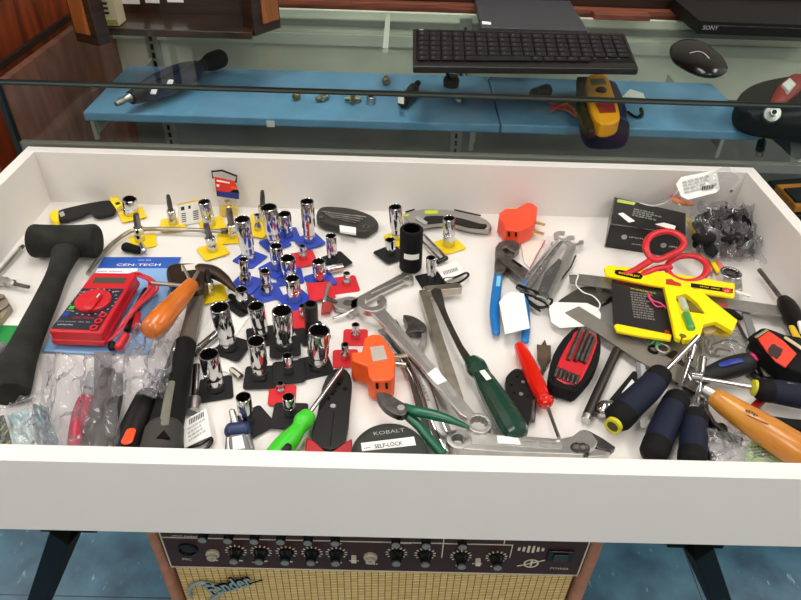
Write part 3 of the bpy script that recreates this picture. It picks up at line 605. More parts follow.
socket((284.4,213.7),(286.5,238),13,'plain','b',20,'medium chrome socket in the back row on blue, between the two tallest ones')
socket((307,201),(309.5,244),13,'deep','b',35,'tall slim chrome socket on blue, nearest the black folding key set')
socket((302.6,246),(303,260),7,'small','r',20,'tiny chrome socket on the red mat among the blue mats',dy=-1)
socket((331,235.6),(332.5,263),10.5,'plain','k',35,'slim chrome socket on a black mat in front of the black folding key set',dx=4,dy=0)
socket((276,245.6),(277.5,271),12.5,'plain','b',50,'medium chrome socket on blue just left of the red mat with a tiny socket',dx=-2)
socket((287.5,258),(289.5,280),15,'plain','b',15,'wide chrome socket on blue in front of the red mat with a tiny socket')
socket((292,278),(295,303),14,'plain','b',40,'chrome socket at the front right of the blue mats with a red reflection',dx=1)
socket((243.5,258.8),(246,286),9.5,'step','b',70,'stepped chrome socket on blue, just in front of the leftmost tall one')
socket((264.7,270.6),(267,295),10.5,'step','b',25,'stepped chrome socket in the middle front of the blue mats')
socket((241,289),(243,307),12,'plain','k',50,'short chrome socket on black just below the tip of the hammer claw')
socket((318.5,261),(320,283),13,'plain','b',30,'chrome socket on blue left of the short chrome adapter',dx=1)
socket((346.8,273),(346.8,286),7,'small','r',15,'tiny chrome socket on the red mat at the far right of the blue mats',dx=-3,dy=0)
socket((219.4,307),(229,352),18.5,'deep','k',70,'wide tall chrome socket leaning left, in front of the small white printed card',dx=4)
socket((255.6,305.6),(262,340),16,'deep','k',15,'tall chrome socket on black in the farther black row, middle one of three')
socket((282,310.3),(285,351),19.5,'deep','k',10,'wide tall chrome socket on black in the farther black row, right one of three')
socket((256,340.6),(260.5,381),17,'deep','k',5,'tall chrome socket on black between the hammer-side one and the widest one')
socket((208.7,353.7),(216,393),19,'deep','k',15,'wide tall chrome socket beside the rubber hammer grip')
socket((287.3,355.4),(288.8,374),10,'plain','k',10,'small chrome socket on black between two tall ones, above the loose red mat')
socket((310.6,303.7),(312,336),13.5,'grey','k',30,'dark grey plastic collared socket behind the widest chrome one near the orange adapter')
socket((319.2,330),(317.5,371),21,'deep','k',20,'widest tall chrome socket, nearest to the big orange adapter',dx=-2)
socket((302.5,305.6),(303.5,318),7.5,'small','r',5,'tiny chrome socket on a red mat behind the widest tall chrome socket',dy=-4)
socket((345,344.4),(345.6,360),8,'small','r',5,'tiny socket on red left of the big orange adapter, nearer of two',msize=28)
socket((355.6,324.4),(355.6,339),8,'small','r',2,'tiny socket on red behind the big orange adapter, farther of two',msize=28)
socket((243.2,396.8),(247,425),15,'deep','k',40,'chrome socket on a black mat beside the blue clamp knob',dx=6,dy=-1)
socket((280.3,383),(281,393),7.5,'small','r',5,'tiny chrome socket on the loose red mat behind the green screwdriver',dx=2,dy=-5,msize=28)
socket((288.4,396.7),(290,416),12,'plain','k',0,'chrome socket on a black mat touching the green screwdriver handle',dx=0,dy=-3)
socket((395,206.7),(397.5,241),12.8,'deep','y',40,'tall chrome socket on yellow behind the black impact socket',dx=3,dy=1)
socket((449,218),(449,248),12,'plain','y',30,'satin chrome socket on yellow in front of the grey utility knife',dx=1)
socket((390,239.7),(391,256),10,'plain','k',38,'small chrome socket on black left of the black impact socket',dx=-1)
socket((411.7,228.3),(410.5,273),22.5,'impact',None,0,'big matte black impact socket with a small white label')
WLt=quad((407,250),(418,248),(418,254),(407,255.5),0)
socket((431,257.5),(431.5,283),9.5,'plain','k',20,'small chrome socket on black beside the white card with black hook')
bit((206.5,268),(208,281),(210,296),9.5,6,'y',20,'small bit socket on a yellow mat in front of the claw of the hammer',taper=.6,dx=2)
t=thing('loose_clip','red clip mat with a slim bit, in front of the blue mats','socket clip',at(320,291))
part(t,'clip_mat',MB().trace([(306,283),(331,281),(336,297),(310,301)],6,4.8),mred,bev=.3,seg=1); part(t,'bit',MB().limb([(329,284,10,2.4),(324,302,8,2.4)],n=8),satin); part(t,'red_sleeve',MB().trace([(322,303),(334,301),(330,312),(321,313)],8,5),mat('clear_red','#c85050',.3,trans=.5))
# label on the impact socket
for o in list(bpy.data.objects):
    if o.get('label')=='big matte black impact socket with a small white label':
        c=o.location; r_=.0153; m=MB(); vs=[];fs=[]
        for i in range(7):
            a=math.radians(-125+i*12)
            for zz in (.024,.032): vs.append((c.x+math.cos(a)*r_*1.06,c.y+math.sin(a)*r_*1.06,c.z+zz)); 
        fs=[(2*i,2*i+2,2*i+3,2*i+1) for i in range(6)]; part(o,'label',m.add(vs,fs),white)
# small socket adapters lying about
def solo(name,mb,m,label,category,group=None,bev=0,**k): return tag(part(None,name,mb,m,bev=bev,**k),label,category,group)
t=thing('socket_adapter','short chrome drive adapter lying between the red mat and the slim socket on black',"adapter",at(332,270,4))
part(t,'barrel',MB().limb([(327,270,7,5.5),(335,268,7,5.5)],round_=False,n=18),chrome); part(t,'drive_square',MB().limb([(335,268,7,4),(343,267,7,4)],square=True,round_=False),satin)
t=thing('clip_strip','black plastic socket clip with a chrome ball, behind the blue multimeter card','socket clip',at(130,250))
part(t,'clip',MB().limb([(126,247,7,7),(138,250,7,6)],flat=.9),blackm); part(t,'ball_drive',MB().limb([(141,245,8,4),(144,251,8,4.5)]),chrome)
t=thing('clip_strip','black plastic socket clip lying left of the front blue mats, below the hammer claw','socket clip',at(236,296))
part(t,'clip',MB().limb([(231,296,6,4),(240,304,6,5),(247,310,6,4)],flat=.8),blackm)
t=thing('extension_bar','chrome extension bar lying under the leaning wide socket','extension bar',at(204,344))
part(t,'shaft',MB().limb([(197,350,7,4.5),(222,329,7,4.5)],round_=False),chrome); part(t,'end',MB().limb([(193,353,7,5.5),(198,349,7,5.5)],round_=False),darksteel)
t=thing('extension_bar','chrome extension bar with knurled end beside the hammer grip','extension bar',at(196,390))
part(t,'shaft',MB().limb([(197,366,8,4.2),(195,399,8,4.2)],round_=False),chrome); part(t,'knurled_end',MB().limb([(195,399,8,6),(193.5,412,8,6)],round_=False,n=20),satin)
t=thing('hex_adapter','small tan hex adapter on white card near the middle black mats','adapter',at(236,373))
part(t,'barrel',MB().limb([(231,369,5,3),(241,377,5,3.6)],round_=False,n=6),nickel)
solo('white_card',MB().trace([(227,299),(249,317),(236,335),(200,356),(193,342)],1.4,.9),white,'large white card lying under the leaning wide chrome socket','card')
solo('white_card',MB().trace([(219,352),(243,371),(238,376),(220,370)],1.4,.9),white,'small white card strip right of the wide socket beside the hammer grip','card')
# white printed card upright, hang tag
t=thing('printed_card','small white printed card with yellow top edge standing on the yellow mats','card',at(190,226))
A=at(179,226,3); B=at(203,221,3); u=(B-A); ln_=u.length; u.normalize(); v=Vector((0,.35,.94)).normalized(); n_=u.cross(v)
hh=.031; C0=A+u*ln_/2+v*hh/2; part(t,'card',MB().obox(C0,u,v,n_,ln_/2,hh/2,.0004),white); part(t,'yellow_edge',MB().obox(C0+v*(hh/2-.001),u,v,n_,ln_/2,.001,.0006),myellow)
pm=MB()
for (a,b,w_,h_) in ((-.3,.25,.14,.16),(-.02,.25,.1,.14)): pm.obox(C0+u*a*ln_+v*b*hh+n_*.0005,u,v,n_,w_*ln_/2,h_*hh/2,.0002)
for k in range(5): pm.obox(C0+u*(-.28)*ln_+v*(.02-k*.09)*hh+n_*.0005,u,v,n_,.09*ln_,.02*hh,.0002).obox(C0+u*(.22)*ln_+v*(.02-k*.09)*hh+n_*.0005,u,v,n_,.11*ln_,.02*hh,.0002)
part(t,'print',pm,ink)
t=thing('hang_tag','red and blue hang tag with black loop standing behind the bit sockets','hang tag',at(228,214))
X=at(226,214,2); v=Vector((.0,.25,.97)).normalized(); u=Vector((1,-.02,0)); n_=u.cross(v)
def hp(px,py):   # point of the tag's own plane
    d=ray(px,py); o=Vector((0,0,Z0+CH)); s=(X-o).dot(n_)/d.dot(n_); return o+d*s
def plate(root,nm,pts,m,t_=.0012,off=0):
    P_=[hp(*p)-n_*off for p in pts]; k=len(P_); part(root,nm,MB().add([p-n_*t_/2 for p in P_]+[p+n_*t_/2 for p in P_],[list(range(k)),[k+i for i in range(k)][::-1]]+[(i,(i+1)%k,k+(i+1)%k,k+i) for i in range(k)]),m,smooth=False)
if n_.y>0: n_=-n_
plate(t,'backing',[(214.5,177.5),(235,182),(237,188),(239,192),(239,199),(217,196)],black)
plate(t,'red_panel',[(214.5,176.5),(235.5,181),(236,187.5),(230,192),(217,190.5)],mat('tag_red','#d8301e',.4),off=-.0009)
plate(t,'blue_panel',[(218,191),(239,193),(239,199),(218,196)],mat('tag_blue','#26337c',.4),off=-.0012)
plate(t,'orange_arrow',[(231,186),(238,187),(237,189.5),(231,188.5)],orange,off=-.0014)
plate(t,'white_marks',[(217,179.5),(230,182),(230,183.3),(217,181)],white,off=-.0014); plate(t,'white_marks',[(217,184),(219.5,184.2),(219.5,186.5),(217,186.3)],white,off=-.0014)
lp=[hp(*p) for p in ((213,178),(211.8,171.5),(222,170.5),(236.5,176),(236,182))]; part(t,'loop',MB().sweep(lp,[.0014]*5,n=8),black)
part(t,'clear_tube',MB().lathe(at(229,214,2),(0,0.05,1),[(.0125,0),(.0125,.022)],24),blister)
part(t,'clip_mat',MB().trace([(219,206),(238,206),(238,216),(219,216)],1.5,.5),myellow)
part(t,'bit',MB().lathe(at(229,213,3),(0,0,1),[(.006,0),(.006,.012),(.004,.013),(.004,.02)],16),gold)
# ================= LEFT SIDE OF THE TRAY
t=thing('rubber_mallet','big dark grey rubber mallet lying at the left side of the tray','mallet',at(50,300))
part(t,'head',MB().limb([(32,241,24,19),(35,241,24,21.5),(46,241,24,21),(64,241,24,20.5),(84,241,24,21),(94,241,24,22),(98,241,24,19.5)],k=3,round_=False,n=32),rubber,bev=2,ang=60)
part(t,'handle',MB().limb([(66,252,22,17),(58,272,20,12.5),(46,300,18,13.5),(32,330,18,15),(20,358,18,17),(12,385,18,18.5),(9,395,18,18.5)],flat=.85,n=20,round_=False),rubber,ang=60,bev=3)
t=thing('folding_knife','black knife with yellow ends in a clear sleeve, back left','knife',at(88,215))
part(t,'body',MB().trace([(57,211),(75,205.5),(95,201.5),(110,200),(116,206),(113,213),(96,216),(90,212),(80,216),(60,220)],9,3,smooth=3),black,bev=2)
part(t,'end_cap',MB().trace([(49.5,212),(53,210),(58.5,210),(58.5,221),(53,221.5),(49.5,217)],10,2),yellow,bev=1.5); part(t,'end_cap',MB().trace([(108,195),(114,193.5),(123,203),(116,208.5),(111,202)],10,3),yellow,bev=1.5)
part(t,'mark',MB().trace([(115,203),(119,201.5),(120.5,203.5),(116.5,205)],10.4,9.9),black); part(t,'mark',MB().trace([(59,213),(63,211),(65,215),(61,217)],9.5,8.9),lgrey)
part(t,'clear_sleeve',bag([(62,219),(122,206),(122,217),(62,227)],[5,8,3,2],amp=2,nu=20,nv=6,seed=1),blister)
t=thing('screwdriver_shaft','thin steel shaft reaching in from the left edge of the tray','steel rod',at(10,262))
part(t,'shaft',MB().limb([(-20,295,6,2.6),(21,248,6,2.6)],round_=False),satin); part(t,'tip',MB().limb([(20.5,248.5,6,2.8),(23,246,6,2.4)]),darksteel)
t=thing('hex_shank_bit','steel hex shank driver bit pointing right at the left edge, under the thin shaft','driver bit',at(15,284))
part(t,'socket',MB().limb([(-8,279,8,6),(7,282,8,6)],round_=False,n=20),satin); part(t,'hex_collar',MB().limb([(7,282,8,4.2),(13,283.5,8,5.2),(15,284,8,3.5)],round_=False,n=6,k=2),steel); part(t,'bit',MB().limb([(15,284,8,2.6),(29,287,8,2.3)],round_=False,n=6),darksteel)
t=thing('strap_clip','dull metal strap clip lying above the green package at the left edge','metal clip',at(3,305))
part(t,'plate',MB().trace([(-9,292),(4,294),(11,305),(4,316),(-9,332)],9,1),tan,bev=1); part(t,'ridge',MB().limb([(-9,303,11,2),(3,297,11,2)]),oldsteel); part(t,'ridge',MB().limb([(-9,316,10,2),(8,305,10,2)]),oldsteel)
t=thing('green_package','green card package under the mallet handle at the left edge','package',at(5,345))
part(t,'card',MB().trace([(-30,324),(22,326),(17,368),(-30,385)],1.6,.6),green); part(t,'white_header',MB().trace([(-30,316),(22,318),(22,325.5),(-30,324)],1.7,.6),white); part(t,'grey_bit',MB().limb([(-12,362,7,6),(3,347,7,6)]),grey)
# multimeter on its card
t=thing('package_card','blue and white tool package card under the red multimeter','package card',at(110,300))
part(t,'header',MB().trace([(104,257),(181,257),(176.5,268),(97.5,268)],2.6,1.9),cardblue)
part(t,'card',MB().trace([(97.5,268),(176.5,268),(148,354),(41,351),(46,343)],2.4,1.8),pale); part(t,'white_strip',MB().trace([(97.3,268.2),(138,268.2),(136,273),(95,273)],2.75,2.4),white)
part(t,'lower_edge',MB().limb([(45,350,3,2.5),(105,353,3,2.5)],flat=.5),pale)
text('CEN-TECH',(116,266),(160,266),2.7,white,t,hgt=5.2,bold=.01); text('ooooo oooo',(138,260.5),(151,260.5),2.7,white,t)
text('ooooooo oooooooooo',(98,271.7),(122,271.7),2.9,cardblue,t)
t=thing('red_multimeter','red digital multimeter with black dial face and coiled red leads','multimeter',at(95,310))
topo=[(93,272),(136.5,273),(101.5,333),(48.5,331)]
def off(pts,h,d):
    w=[at(p[0],p[1],h) for p in pts]; c=sum(w,Vector())/len(w); return [(p.x+(p.x-c.x)*d,p.y+(p.y-c.y)*d) for p in w]
part(t,'body',MB().prism(off(topo,28,.0),Z0+.010,Z0+.028),red,bev=2.5,seg=4); part(t,'back_shell',MB().prism(off(topo,28,.03),Z0+.009,Z0+.017),redd if 0 else red,bev=2.5)
part(t,'face_plate',MB().trace([(82,288),(124,288.5),(98,330),(51,328)],28.8,27.9),mat('meter_face','#1d2433',.4),bev=.5)
part(t,'display',MB().trace([(95,277),(126.5,277.5),(123.5,283),(92,282.7)],28.7,27.9),mat('lcd_grey','#4b4c44',.25),bev=.3)
c=at(93.5,301.5,29); dd=part(t,'dial',MB().lathe(c-Vector((0,0,.0002)),(0,0,1),[(.0195,0),(.0195,.0025),(.018,.004)],40),red); part(dd,'pointer',MB().limb([(88,308,35,5.5),(99,295,35,3.5)],flat=.5),red)
part(dd,'mark',MB().limb([(97,297,38,.8),(99.5,294,38,.8)]),white)
for p in ((103,316.5),(98.5,322.5),(94,329)):
    c=at(p[0],p[1]-1,29); part(t,'jack',MB().ring(c,.0042,.0022,c.z-.0003,c.z+.0012,20),red)
for s_,a,b_ in (('ooo',(80,292.5),(87,292.7)),('ooo',(112,292),(119,292.2)),('oo',(100,290.8),(105,291)),('oooo',(66,311),(72,311.2)),('ooooooo oooooooooo',(56,321.5),(76,322))): text(s_,a,b_,29,lgrey,t)
text('CEN-TECH',(72,318.5),(93,319),29,red,t); text('ooooooo',(57,325),(73,325.5),29,lgrey,t); text('oooo ooo',(78,322.3),(90,322.6),29,lgrey,t)
dm=MB()
for k in range(22):
    a=2*math.pi*k/22; c=at(93.5,301.5,29); q=c+Vector((math.cos(a)*.0245,math.sin(a)*.0235,0)); dm.box(q.x-.0011,q.x+.0011,q.y-.0006,q.y+.0006,q.z-.0002,q.z+.0001)
part(t,'dial_scale',dm,lgrey)
part(t,'green_mark',MB().trace([(70,306),(75,306),(73,309),(68,309)],29.1,28.7),lime); part(t,'blue_mark',MB().trace([(64,312),(70,312),(67,316),(61,316)],29.1,28.7),blue)
rg=random.Random(4)
for k in range(6):
    q=[(126+k*3,278-k,24,1.5),(138+k*3,274+k,27-k*2,1.4),(150+k*1.2,281+k*2,20,1.4),(145-k*2,292+k*4,14+k*3,1.4),(136-k*3,304+k*5,18,1.5),(124-k*3,322+k*4,12,1.5)]
    part(t,'test_lead',MB().limb([tuple(a+rg.uniform(-2,2) if i<2 else a for i,a in enumerate(p)) for p in q],n=8),mat('lead_red','#c8303c',.35))
part(t,'black_lead',MB().limb([(148,279,16,1.6),(150,288,14,1.8),(142,300,12,2),(134,312,10,2)],n=8),black)
part(t,'black_probe',MB().limb([(146,290,10,3.5),(136,310,10,4.5),(127,328,9,5)]),black); part(t,'red_probe',MB().limb([(138,314,12,3.5),(135,328,11,4.5)]),red); part(t,'red_probe',MB().limb([(126,336,14,4.5),(119,347,12,5)]),red); part(t,'black_plug',MB().limb([(112,344,10,4),(112,348,9,4)]),black)
# bent rod
t=thing('bent_rod','long bent tan metal rod running behind the multimeter card','bent rod',at(150,231))
part(t,'rod',MB().limb([(88,274,8,2.9),(97,261,8,2.9),(110,246,8,2.9),(124,235,8,2.9),(136,230,8,2.9),(160,229,9,2.9),(200,230,9,2.9),(222,231.5,9,2.9)],round_=False),nickel); part(t,'ball_end',MB().limb([(222,231,9,4),(226,231,9,4.2)]),darksteel)
# orange wooden handle
t=thing('wood_handled_tool','tool with an orange varnished wooden handle resting on the hammer','hand tool',at(170,310,20))
part(t,'handle',MB().limb([(191,285,38,8.5),(181,297,38,10.5),(170,309,37,12),(159,322,36,14),(153,329,35,13.5)],n=22,k=5),owood,ang=70); part(t,'tang',MB().limb([(198,272,38,2.2),(190,286,38,2.6)],round_=False),satin); part(t,'fork',MB().limb([(183,266,38,1.6),(191,283,38,2)]),satin); part(t,'side_rod',MB().limb([(152,283,36,2.5),(188,286,38,2.5)],round_=False),nickel)
# hammer
t=thing('claw_hammer','big claw hammer with dark brown steel head and black rubber grip','hammer',at(190,350))
hb=mat('brown_steel','#4a3c32',.38,metal=.8,var=.2,vscale=50)
part(t,'head',MB().trace([(166,268),(172,263),(186,262),(200,263),(206,268),(204,284),(196,290),(178,288),(168,280)],30,8,smooth=3),hb,bev=4)
part(t,'claw',MB().limb([(200,271,24,11),(212,272,25,9.5),(223,278,25,7),(232,287,24,4),(237,292,23,2.2)],flat=.8,n=14),hb)
part(t,'label',quad((181,265),(202,263),(202,268.5),(182,271),31),mat('cream_label','#dcd6c8',.5))
part(t,'shank',MB().limb([(199,284,16,8.5),(194,312,15,8),(187,345,15,9)],round_=False,square=True,flat=.7,n=16),mat('hammer_shank_grey','#77706a',.42,metal=.6))
part(t,'grip',MB().limb([(184.5,345,16,12),(176,380,17,14.5),(170,408,17,15.5),(165,430,17,16.5),(162,448,17,17)],flat=.85,n=22),mat('hammer_grip','#131313',.65,spec=.2,bump=.3),ang=70)
part(t,'grip_stripe',MB().limb([(171,383,32,4),(167,405,33,4.2),(164,424,34,4.5)],flat=.4,n=12),mat('grip_grey','#6f6f62',.55))
part(t,'grip_end',MB().limb([(164,432,20,18),(161,450,20,19)],flat=.85,n=22),mat('grip_grey2','#3a3a37',.6,spec=.3)); part(t,'end_mark',MB().trace([(164,430),(170,438),(156,438)],37,34.5),blackg)
# tag card with hook, blue clamp
t=thing('tag_card','white barcode card with a black plastic hook, front edge of the tray','price card',at(198,430))
part(t,'card',MB().trace([(183,421),(206,408),(211,436),(184,448)],7,6.3),white); prints(t,(187,428),(205,417),(189,443),7.1,rows=4,m=mat('pale_ink','#b4b4b6',.6),bars=False,seed=2)
pm=MB()
for k in range(9): a=189+k*1.7; pm.trace([(a,419.5-k*.95),(a+.9,419-k*.95),(a+1.2,424-k*.95),(a+.3,424.5-k*.95)],7.4,7)
part(t,'barcode',pm,ink)
part(t,'hook',MB().limb([(183,449,4,1.8),(200,444,4,1.8),(210,438,4,1.8),(211,443,4,1.8),(203,451,4,1.8),(190,455,4,1.8)],closed=True),blackg)
t=thing('blue_clamp','small clamp with dark blue knob and white label, front edge of the tray','clamp',at(240,430))
part(t,'screw',MB().limb([(232,411,16,3),(237,429,12,4)],flat=.6),satin); part(t,'knob',MB().limb([(231,431,11,8),(245,430,11,8)],n=20),mat('clamp_blue','#1a2c58',.45)); part(t,'jaw',MB().limb([(246,437,8,5),(250,450,6,5)]),steel); part(t,'jaw',MB().limb([(230,438,8,4),(229,452,6,4)]),steel)
part(t,'body',MB().trace([(228,434),(246,432),(253,452),(230,454)],17,2),grey,bev=3); part(t,'label',MB().trace([(232,437),(242,435),(245,448),(233,450)],18,17),white)
# plastic bags at front left
t=thing('bagged_parts','clear zip bag with black and green label and teal packets, front left corner','bagged parts',at(30,420))
part(t,'label',MB().trace([(-12,418),(4,415),(14,450),(-12,456)],9,8.5),mat('label_black','#17191a',.4)); 
sg=MB()
for a in ((1,430,5,424),(3,436,8,430),(0,443,4,438),(5,445,10,441)): sg.limb([(a[0],a[1],9.6,.8),(a[2],a[3],9.6,.8)],n=6)
part(t,'label_marks',sg,mat('label_lime','#a9b83a',.4)); 
ms=mat('teal_sachet','#9fc4c8',.3,bump=.6,bscale=40,col2='#d8e4e0',vscale=25); part(t,'packet',bag([(6,416),(27,408),(38,452),(14,456)],[14,14,10,10],amp=6,nu=14,nv=14,seed=5),ms); part(t,'packet',bag([(33,404),(50,408),(60,454),(42,456)],[12,10,10,12],amp=6,nu=12,nv=14,seed=6),mat('blue_grey_sachet','#66858f',.25,bump=.6,bscale=40,col2='#9db9bd',vscale=25)); part(t,'label',bag([(20,410),(28,408),(40,452),(34,454)],[16,16,14,14],amp=2,nu=6,nv=10,seed=9),ms)
part(t,'zip_bag',bag([(-15,414),(48,388),(66,452),(-15,462)],[20,22,22,18],amp=7,nu=30,nv=24,seed=2),film); part(t,'zip_strip',MB().limb([(-5,411,22,1.2),(28,399,23,1.2),(48,389,23,1.2)],flat=.4),blister)
t=thing('bagged_tools','crumpled clear bag with a red handled tool inside, below the red multimeter','bagged tools',at(95,410))
part(t,'red_handle',MB().limb([(86,400,14,8),(82,415,13,9.5),(78,440,12,9),(79,452,12,9)],flat=.8,n=18),mat('raspberry','#b02544',.35)); part(t,'blade',MB().limb([(91,372,10,4),(87,398,12,5)],flat=.4,round_=False),lgrey)
part(t,'grey_handle',MB().limb([(108,372,12,7),(104,398,13,11),(97,430,13,12),(94,452,12,12)],flat=.8,n=18),mat('dim_grey','#4a4244',.4)); part(t,'dark_tool',MB().limb([(118,376,13,5),(114,400,14,8),(106,436,13,8)],flat=.7),mat('dim_grey2','#3c383a',.45)); part(t,'grey_plate',MB().trace([(94,352),(112,352),(110,392),(94,392)],6,4),grey)
part(t,'clear_bag',bag([(42,355),(132,356),(110,452),(40,452)],[6,14,30,14],amp=13,nu=46,nv=44,seed=1),film)
t=thing('clear_bag','crumpled empty clear plastic bag under the orange wooden handle','plastic bag',at(150,370))
part(t,'film',bag([(132,330),(184,318),(168,392),(112,396)],[12,34,36,30],amp=12,nu=36,nv=40,seed=4),film); part(t,'folded_edge',bag([(150,372),(172,368),(166,398),(138,396)],[38,40,30,30],amp=8,nu=16,nv=16,seed=8),film)
t=thing('box_cutter','black tool handle with a bright orange oval badge, left of the hammer grip','knife handle',at(132,430))
part(t,'handle',MB().limb([(147,396,14,11),(141,412,14,13),(132,434,14,14),(127,456,14,14)],flat=.75,n=18,square=False),black,ang=60); part(t,'badge',MB().limb([(131,431,26.5,4.5),(127,441,26.5,5.2)],flat=.22,n=20),mat('neon_orange','#ff4a12',.35)); part(t,'top_notch',MB().limb([(143,393,22,3),(152,392,22,4)]),blackm)
# ================= MIDDLE
t=thing('green_screwdriver','screwdriver with bright lime green handle and chrome shaft','screwdriver',at(300,420))
part(t,'shaft',MB().limb([(342,368,19,2.4),(303,422,15,2.4)],round_=False),chrome)
part(t,'handle',MB().limb([(307,417,16,8.5),(303,422,16,9.6),(299,428,15,7.5),(293,436,15,9),(285,445,14,10.5),(275,458,14,11)],n=18,k=4),lime,ang=70); part(t,'grip_insert',MB().limb([(288,447,21,4.5),(270,456,21,5)],flat=.6),black)
def stripper(t,out,h1,h0): return part(t,'jaws',MB().trace(out,h1,h0,smooth=2),mat('burnished_black','#191919',.35,metal=.3),bev=1)
t=thing('wire_stripper','black wire stripper with red handles in the middle front of the tray','wire stripper',at(330,410))
stripper(t,[(339,368),(347,370),(352,382),(350,405),(346,439),(330,450),(311,439),(317,414),(322,387),(330,372)],9,4)
for p in ((336,391,1.6),(339,384,2.2),(345,389,2.2),(333,394,2),(329,399,2)): c=at(p[0],p[1],9.1); part(t,'wire_hole',MB().lathe(c,(0,0,1),[(p[2]/1000,0),(p[2]/1000,.0004)],14),blackg)
c=at(333,407,9.1); part(t,'pivot',MB().lathe(c,(0,0,1),[(.0032,0),(.0028,.0018)],18),satin); part(t,'split_line',MB().limb([(334,412,9,.5),(330,446,9,.5)],n=6),blackg)
for pts in ([(306,436),(315,441),(327,452),(322,458),(304,458)],[(332,451),(342,444),(352,437),(353,458),(334,458)]): part(t,'handle',MB().trace(pts,12,3),mat('grip_red','#b01c26',.4),bev=2)
t=thing('tape_measure','round dark grey tape measure with a white label in the front middle','tape measure',at(390,440))
c=at(390,451,36); o_=MB().lathe(Vector((c.x,c.y,Z0+.0006)),(0,0,1),[(.0315,0),(.0345,.003),(.0345,.031),(.032,.035),(.028,.0362),(0.0001,.0362)],48,close=False)
part(t,'case',o_,mat('charcoal_case','#2e3230',.45,bump=.1),ang=50)
part(t,'label',MB().trace([(361,443),(414,436.5),(416,445),(362,451)],37.2,36.4),white)
text('KOBALT',(374,435.5),(405,431.5),36.9,lgrey,t,hgt=4); text('SELF-LOCK',(375,448.6),(403,445),37.4,ink,t,hgt=4.6,bold=.01); text('iiii',(364,449),(371,448),37.4,greyink,t)
def adapter3(t,out,h,m): part(t,'body',MB().trace(out,h,3,smooth=2),m,bev=4,seg=3)
t=thing('outlet_adapter','orange three way outlet adapter with a silver label in the middle of the tray','outlet adapter',at(377,362))
part(t,'body',MB().trace([(364.6,337),(372,333.5),(381,334),(388,343),(395,354),(395.5,363),(394,370),(395.5,375),(391,380),(373,381),(368.5,376),(367,366),(352,360),(350.5,352),(362,351)],32,3),orange,bev=2.5,seg=3)
part(t,'label',MB().trace([(370,347),(383.5,345.5),(387.5,359),(373,361.5)],32.8,32),mat('silver_label','#cfc6bd',.3,metal=.4,bump=.4,bscale=120))
Yf=at(380,381,32).y-.0004
for x in (377,386.5): part(t,'slot',MB().sweep([aty(x,384,Yf),aty(x+.4,388,Yf)],[.0015]*2,n=8),blackm)
part(t,'prong',MB().limb([(395,356,16,2.4),(411,355,16,2.4)],flat=.4,round_=False,square=True),nickel); part(t,'prong',MB().limb([(395,364,16,3.2),(406,365,16,3.2)],flat=.9,round_=False),nickel)
t=thing('outlet_adapter','red-orange outlet adapter with brass prongs at the back middle of the tray','outlet adapter',at(519,222))
part(t,'body',MB().trace([(505.4,208),(516,208),(526.4,202),(532.5,202.6),(537.8,206.6),(536.4,219.8),(532,225),(519.4,231),(505.4,229),(503,222),(499,217),(499.6,212)],28,3),orange2,bev=2.5,seg=3)
Yf=at(513,230,28).y-.0012
for x in (509,516): part(t,'slot',MB().sweep([aty(x,232.5,Yf),aty(x,236,Yf)],[.0015]*2,n=8),blackm)
part(t,'prong',MB().limb([(534,222,18,2.6),(545,225,18,2.6)],flat=.4,round_=False,square=True),gold); part(t,'prong',MB().limb([(532,231,12,3),(544,234,12,3)],flat=.4,round_=False,square=True),gold)
t=thing('folding_key_set','black folding hex key set with a white label behind the sockets','hex key set',at(345,220))
part(t,'body',MB().trace([(316.5,213),(320,207.5),(328,206),(348,207.5),(362,211),(373,216),(378.5,223),(373,227),(365,231),(343,227),(326,223),(317.5,219)],15,3,smooth=3),mat('key_case','#2b2a28',.5,bump=.2),bev=2.5)
for k in range(4): part(t,'key',MB().limb([(322+k*3,212+k*1.9,15.5,1.6),(366-k*3,217.5+k*2,15.5,1.6)],n=6,round_=False),darksteel)
part(t,'label',MB().trace([(339.5,225),(356,227.5),(356,233.5),(340,231)],17,14),white); c=at(366,227,15.2); part(t,'rivet',MB().ring(c,.0048,.003,c.z-.0005,c.z+.001,20),oldsteel); c=at(321,218,15); part(t,'rivet',MB().lathe(c,(0,0,1),[(.003,0),(.003,.0016)],16),oldsteel)
t=thing('utility_knife','silver and black utility knife with small lime marks at the back of the tray','utility knife',at(455,220))
part(t,'body',MB().trace([(403,214),(412,210.5),(425,208.5),(445,209),(462,211.5),(477,215),(488,220),(492,226),(487,228),(470,226.5),(450,221.5),(432,222),(420,225),(410,223)],14,3,smooth=3),mat('knife_silver','#a3a09c',.3,metal=.6),bev=3)
part(t,'grip',MB().trace([(425,216),(445,215.5),(462,218),(480,223),(487,224),(484,227.5),(468,226),(449,221.5),(436,222),(426,222.5)],15.5,12,smooth=3),black,bev=1.5); part(t,'trigger',MB().limb([(417,218,15,3.5),(425,223,15,4)],flat=.5),lgrey)
part(t,'lime_mark',MB().trace([(425,210.3),(438,210.6),(438,213.6),(425,213.4)],14.8,14),mat('lime_mark','#c2d21e',.4)); part(t,'lime_mark',MB().limb([(404,216,13,2.4),(408,215,14,2.4)],flat=.5),mat('lime_mark','#c2d21e',.4)); part(t,'dark_edge',MB().limb([(406,212,13,1.3),(414,209.6,13,1.3)]),black); part(t,'slider',MB().limb([(455,210,14,1.8),(480,215.5,14,1.8)],flat=.6),dgrey)
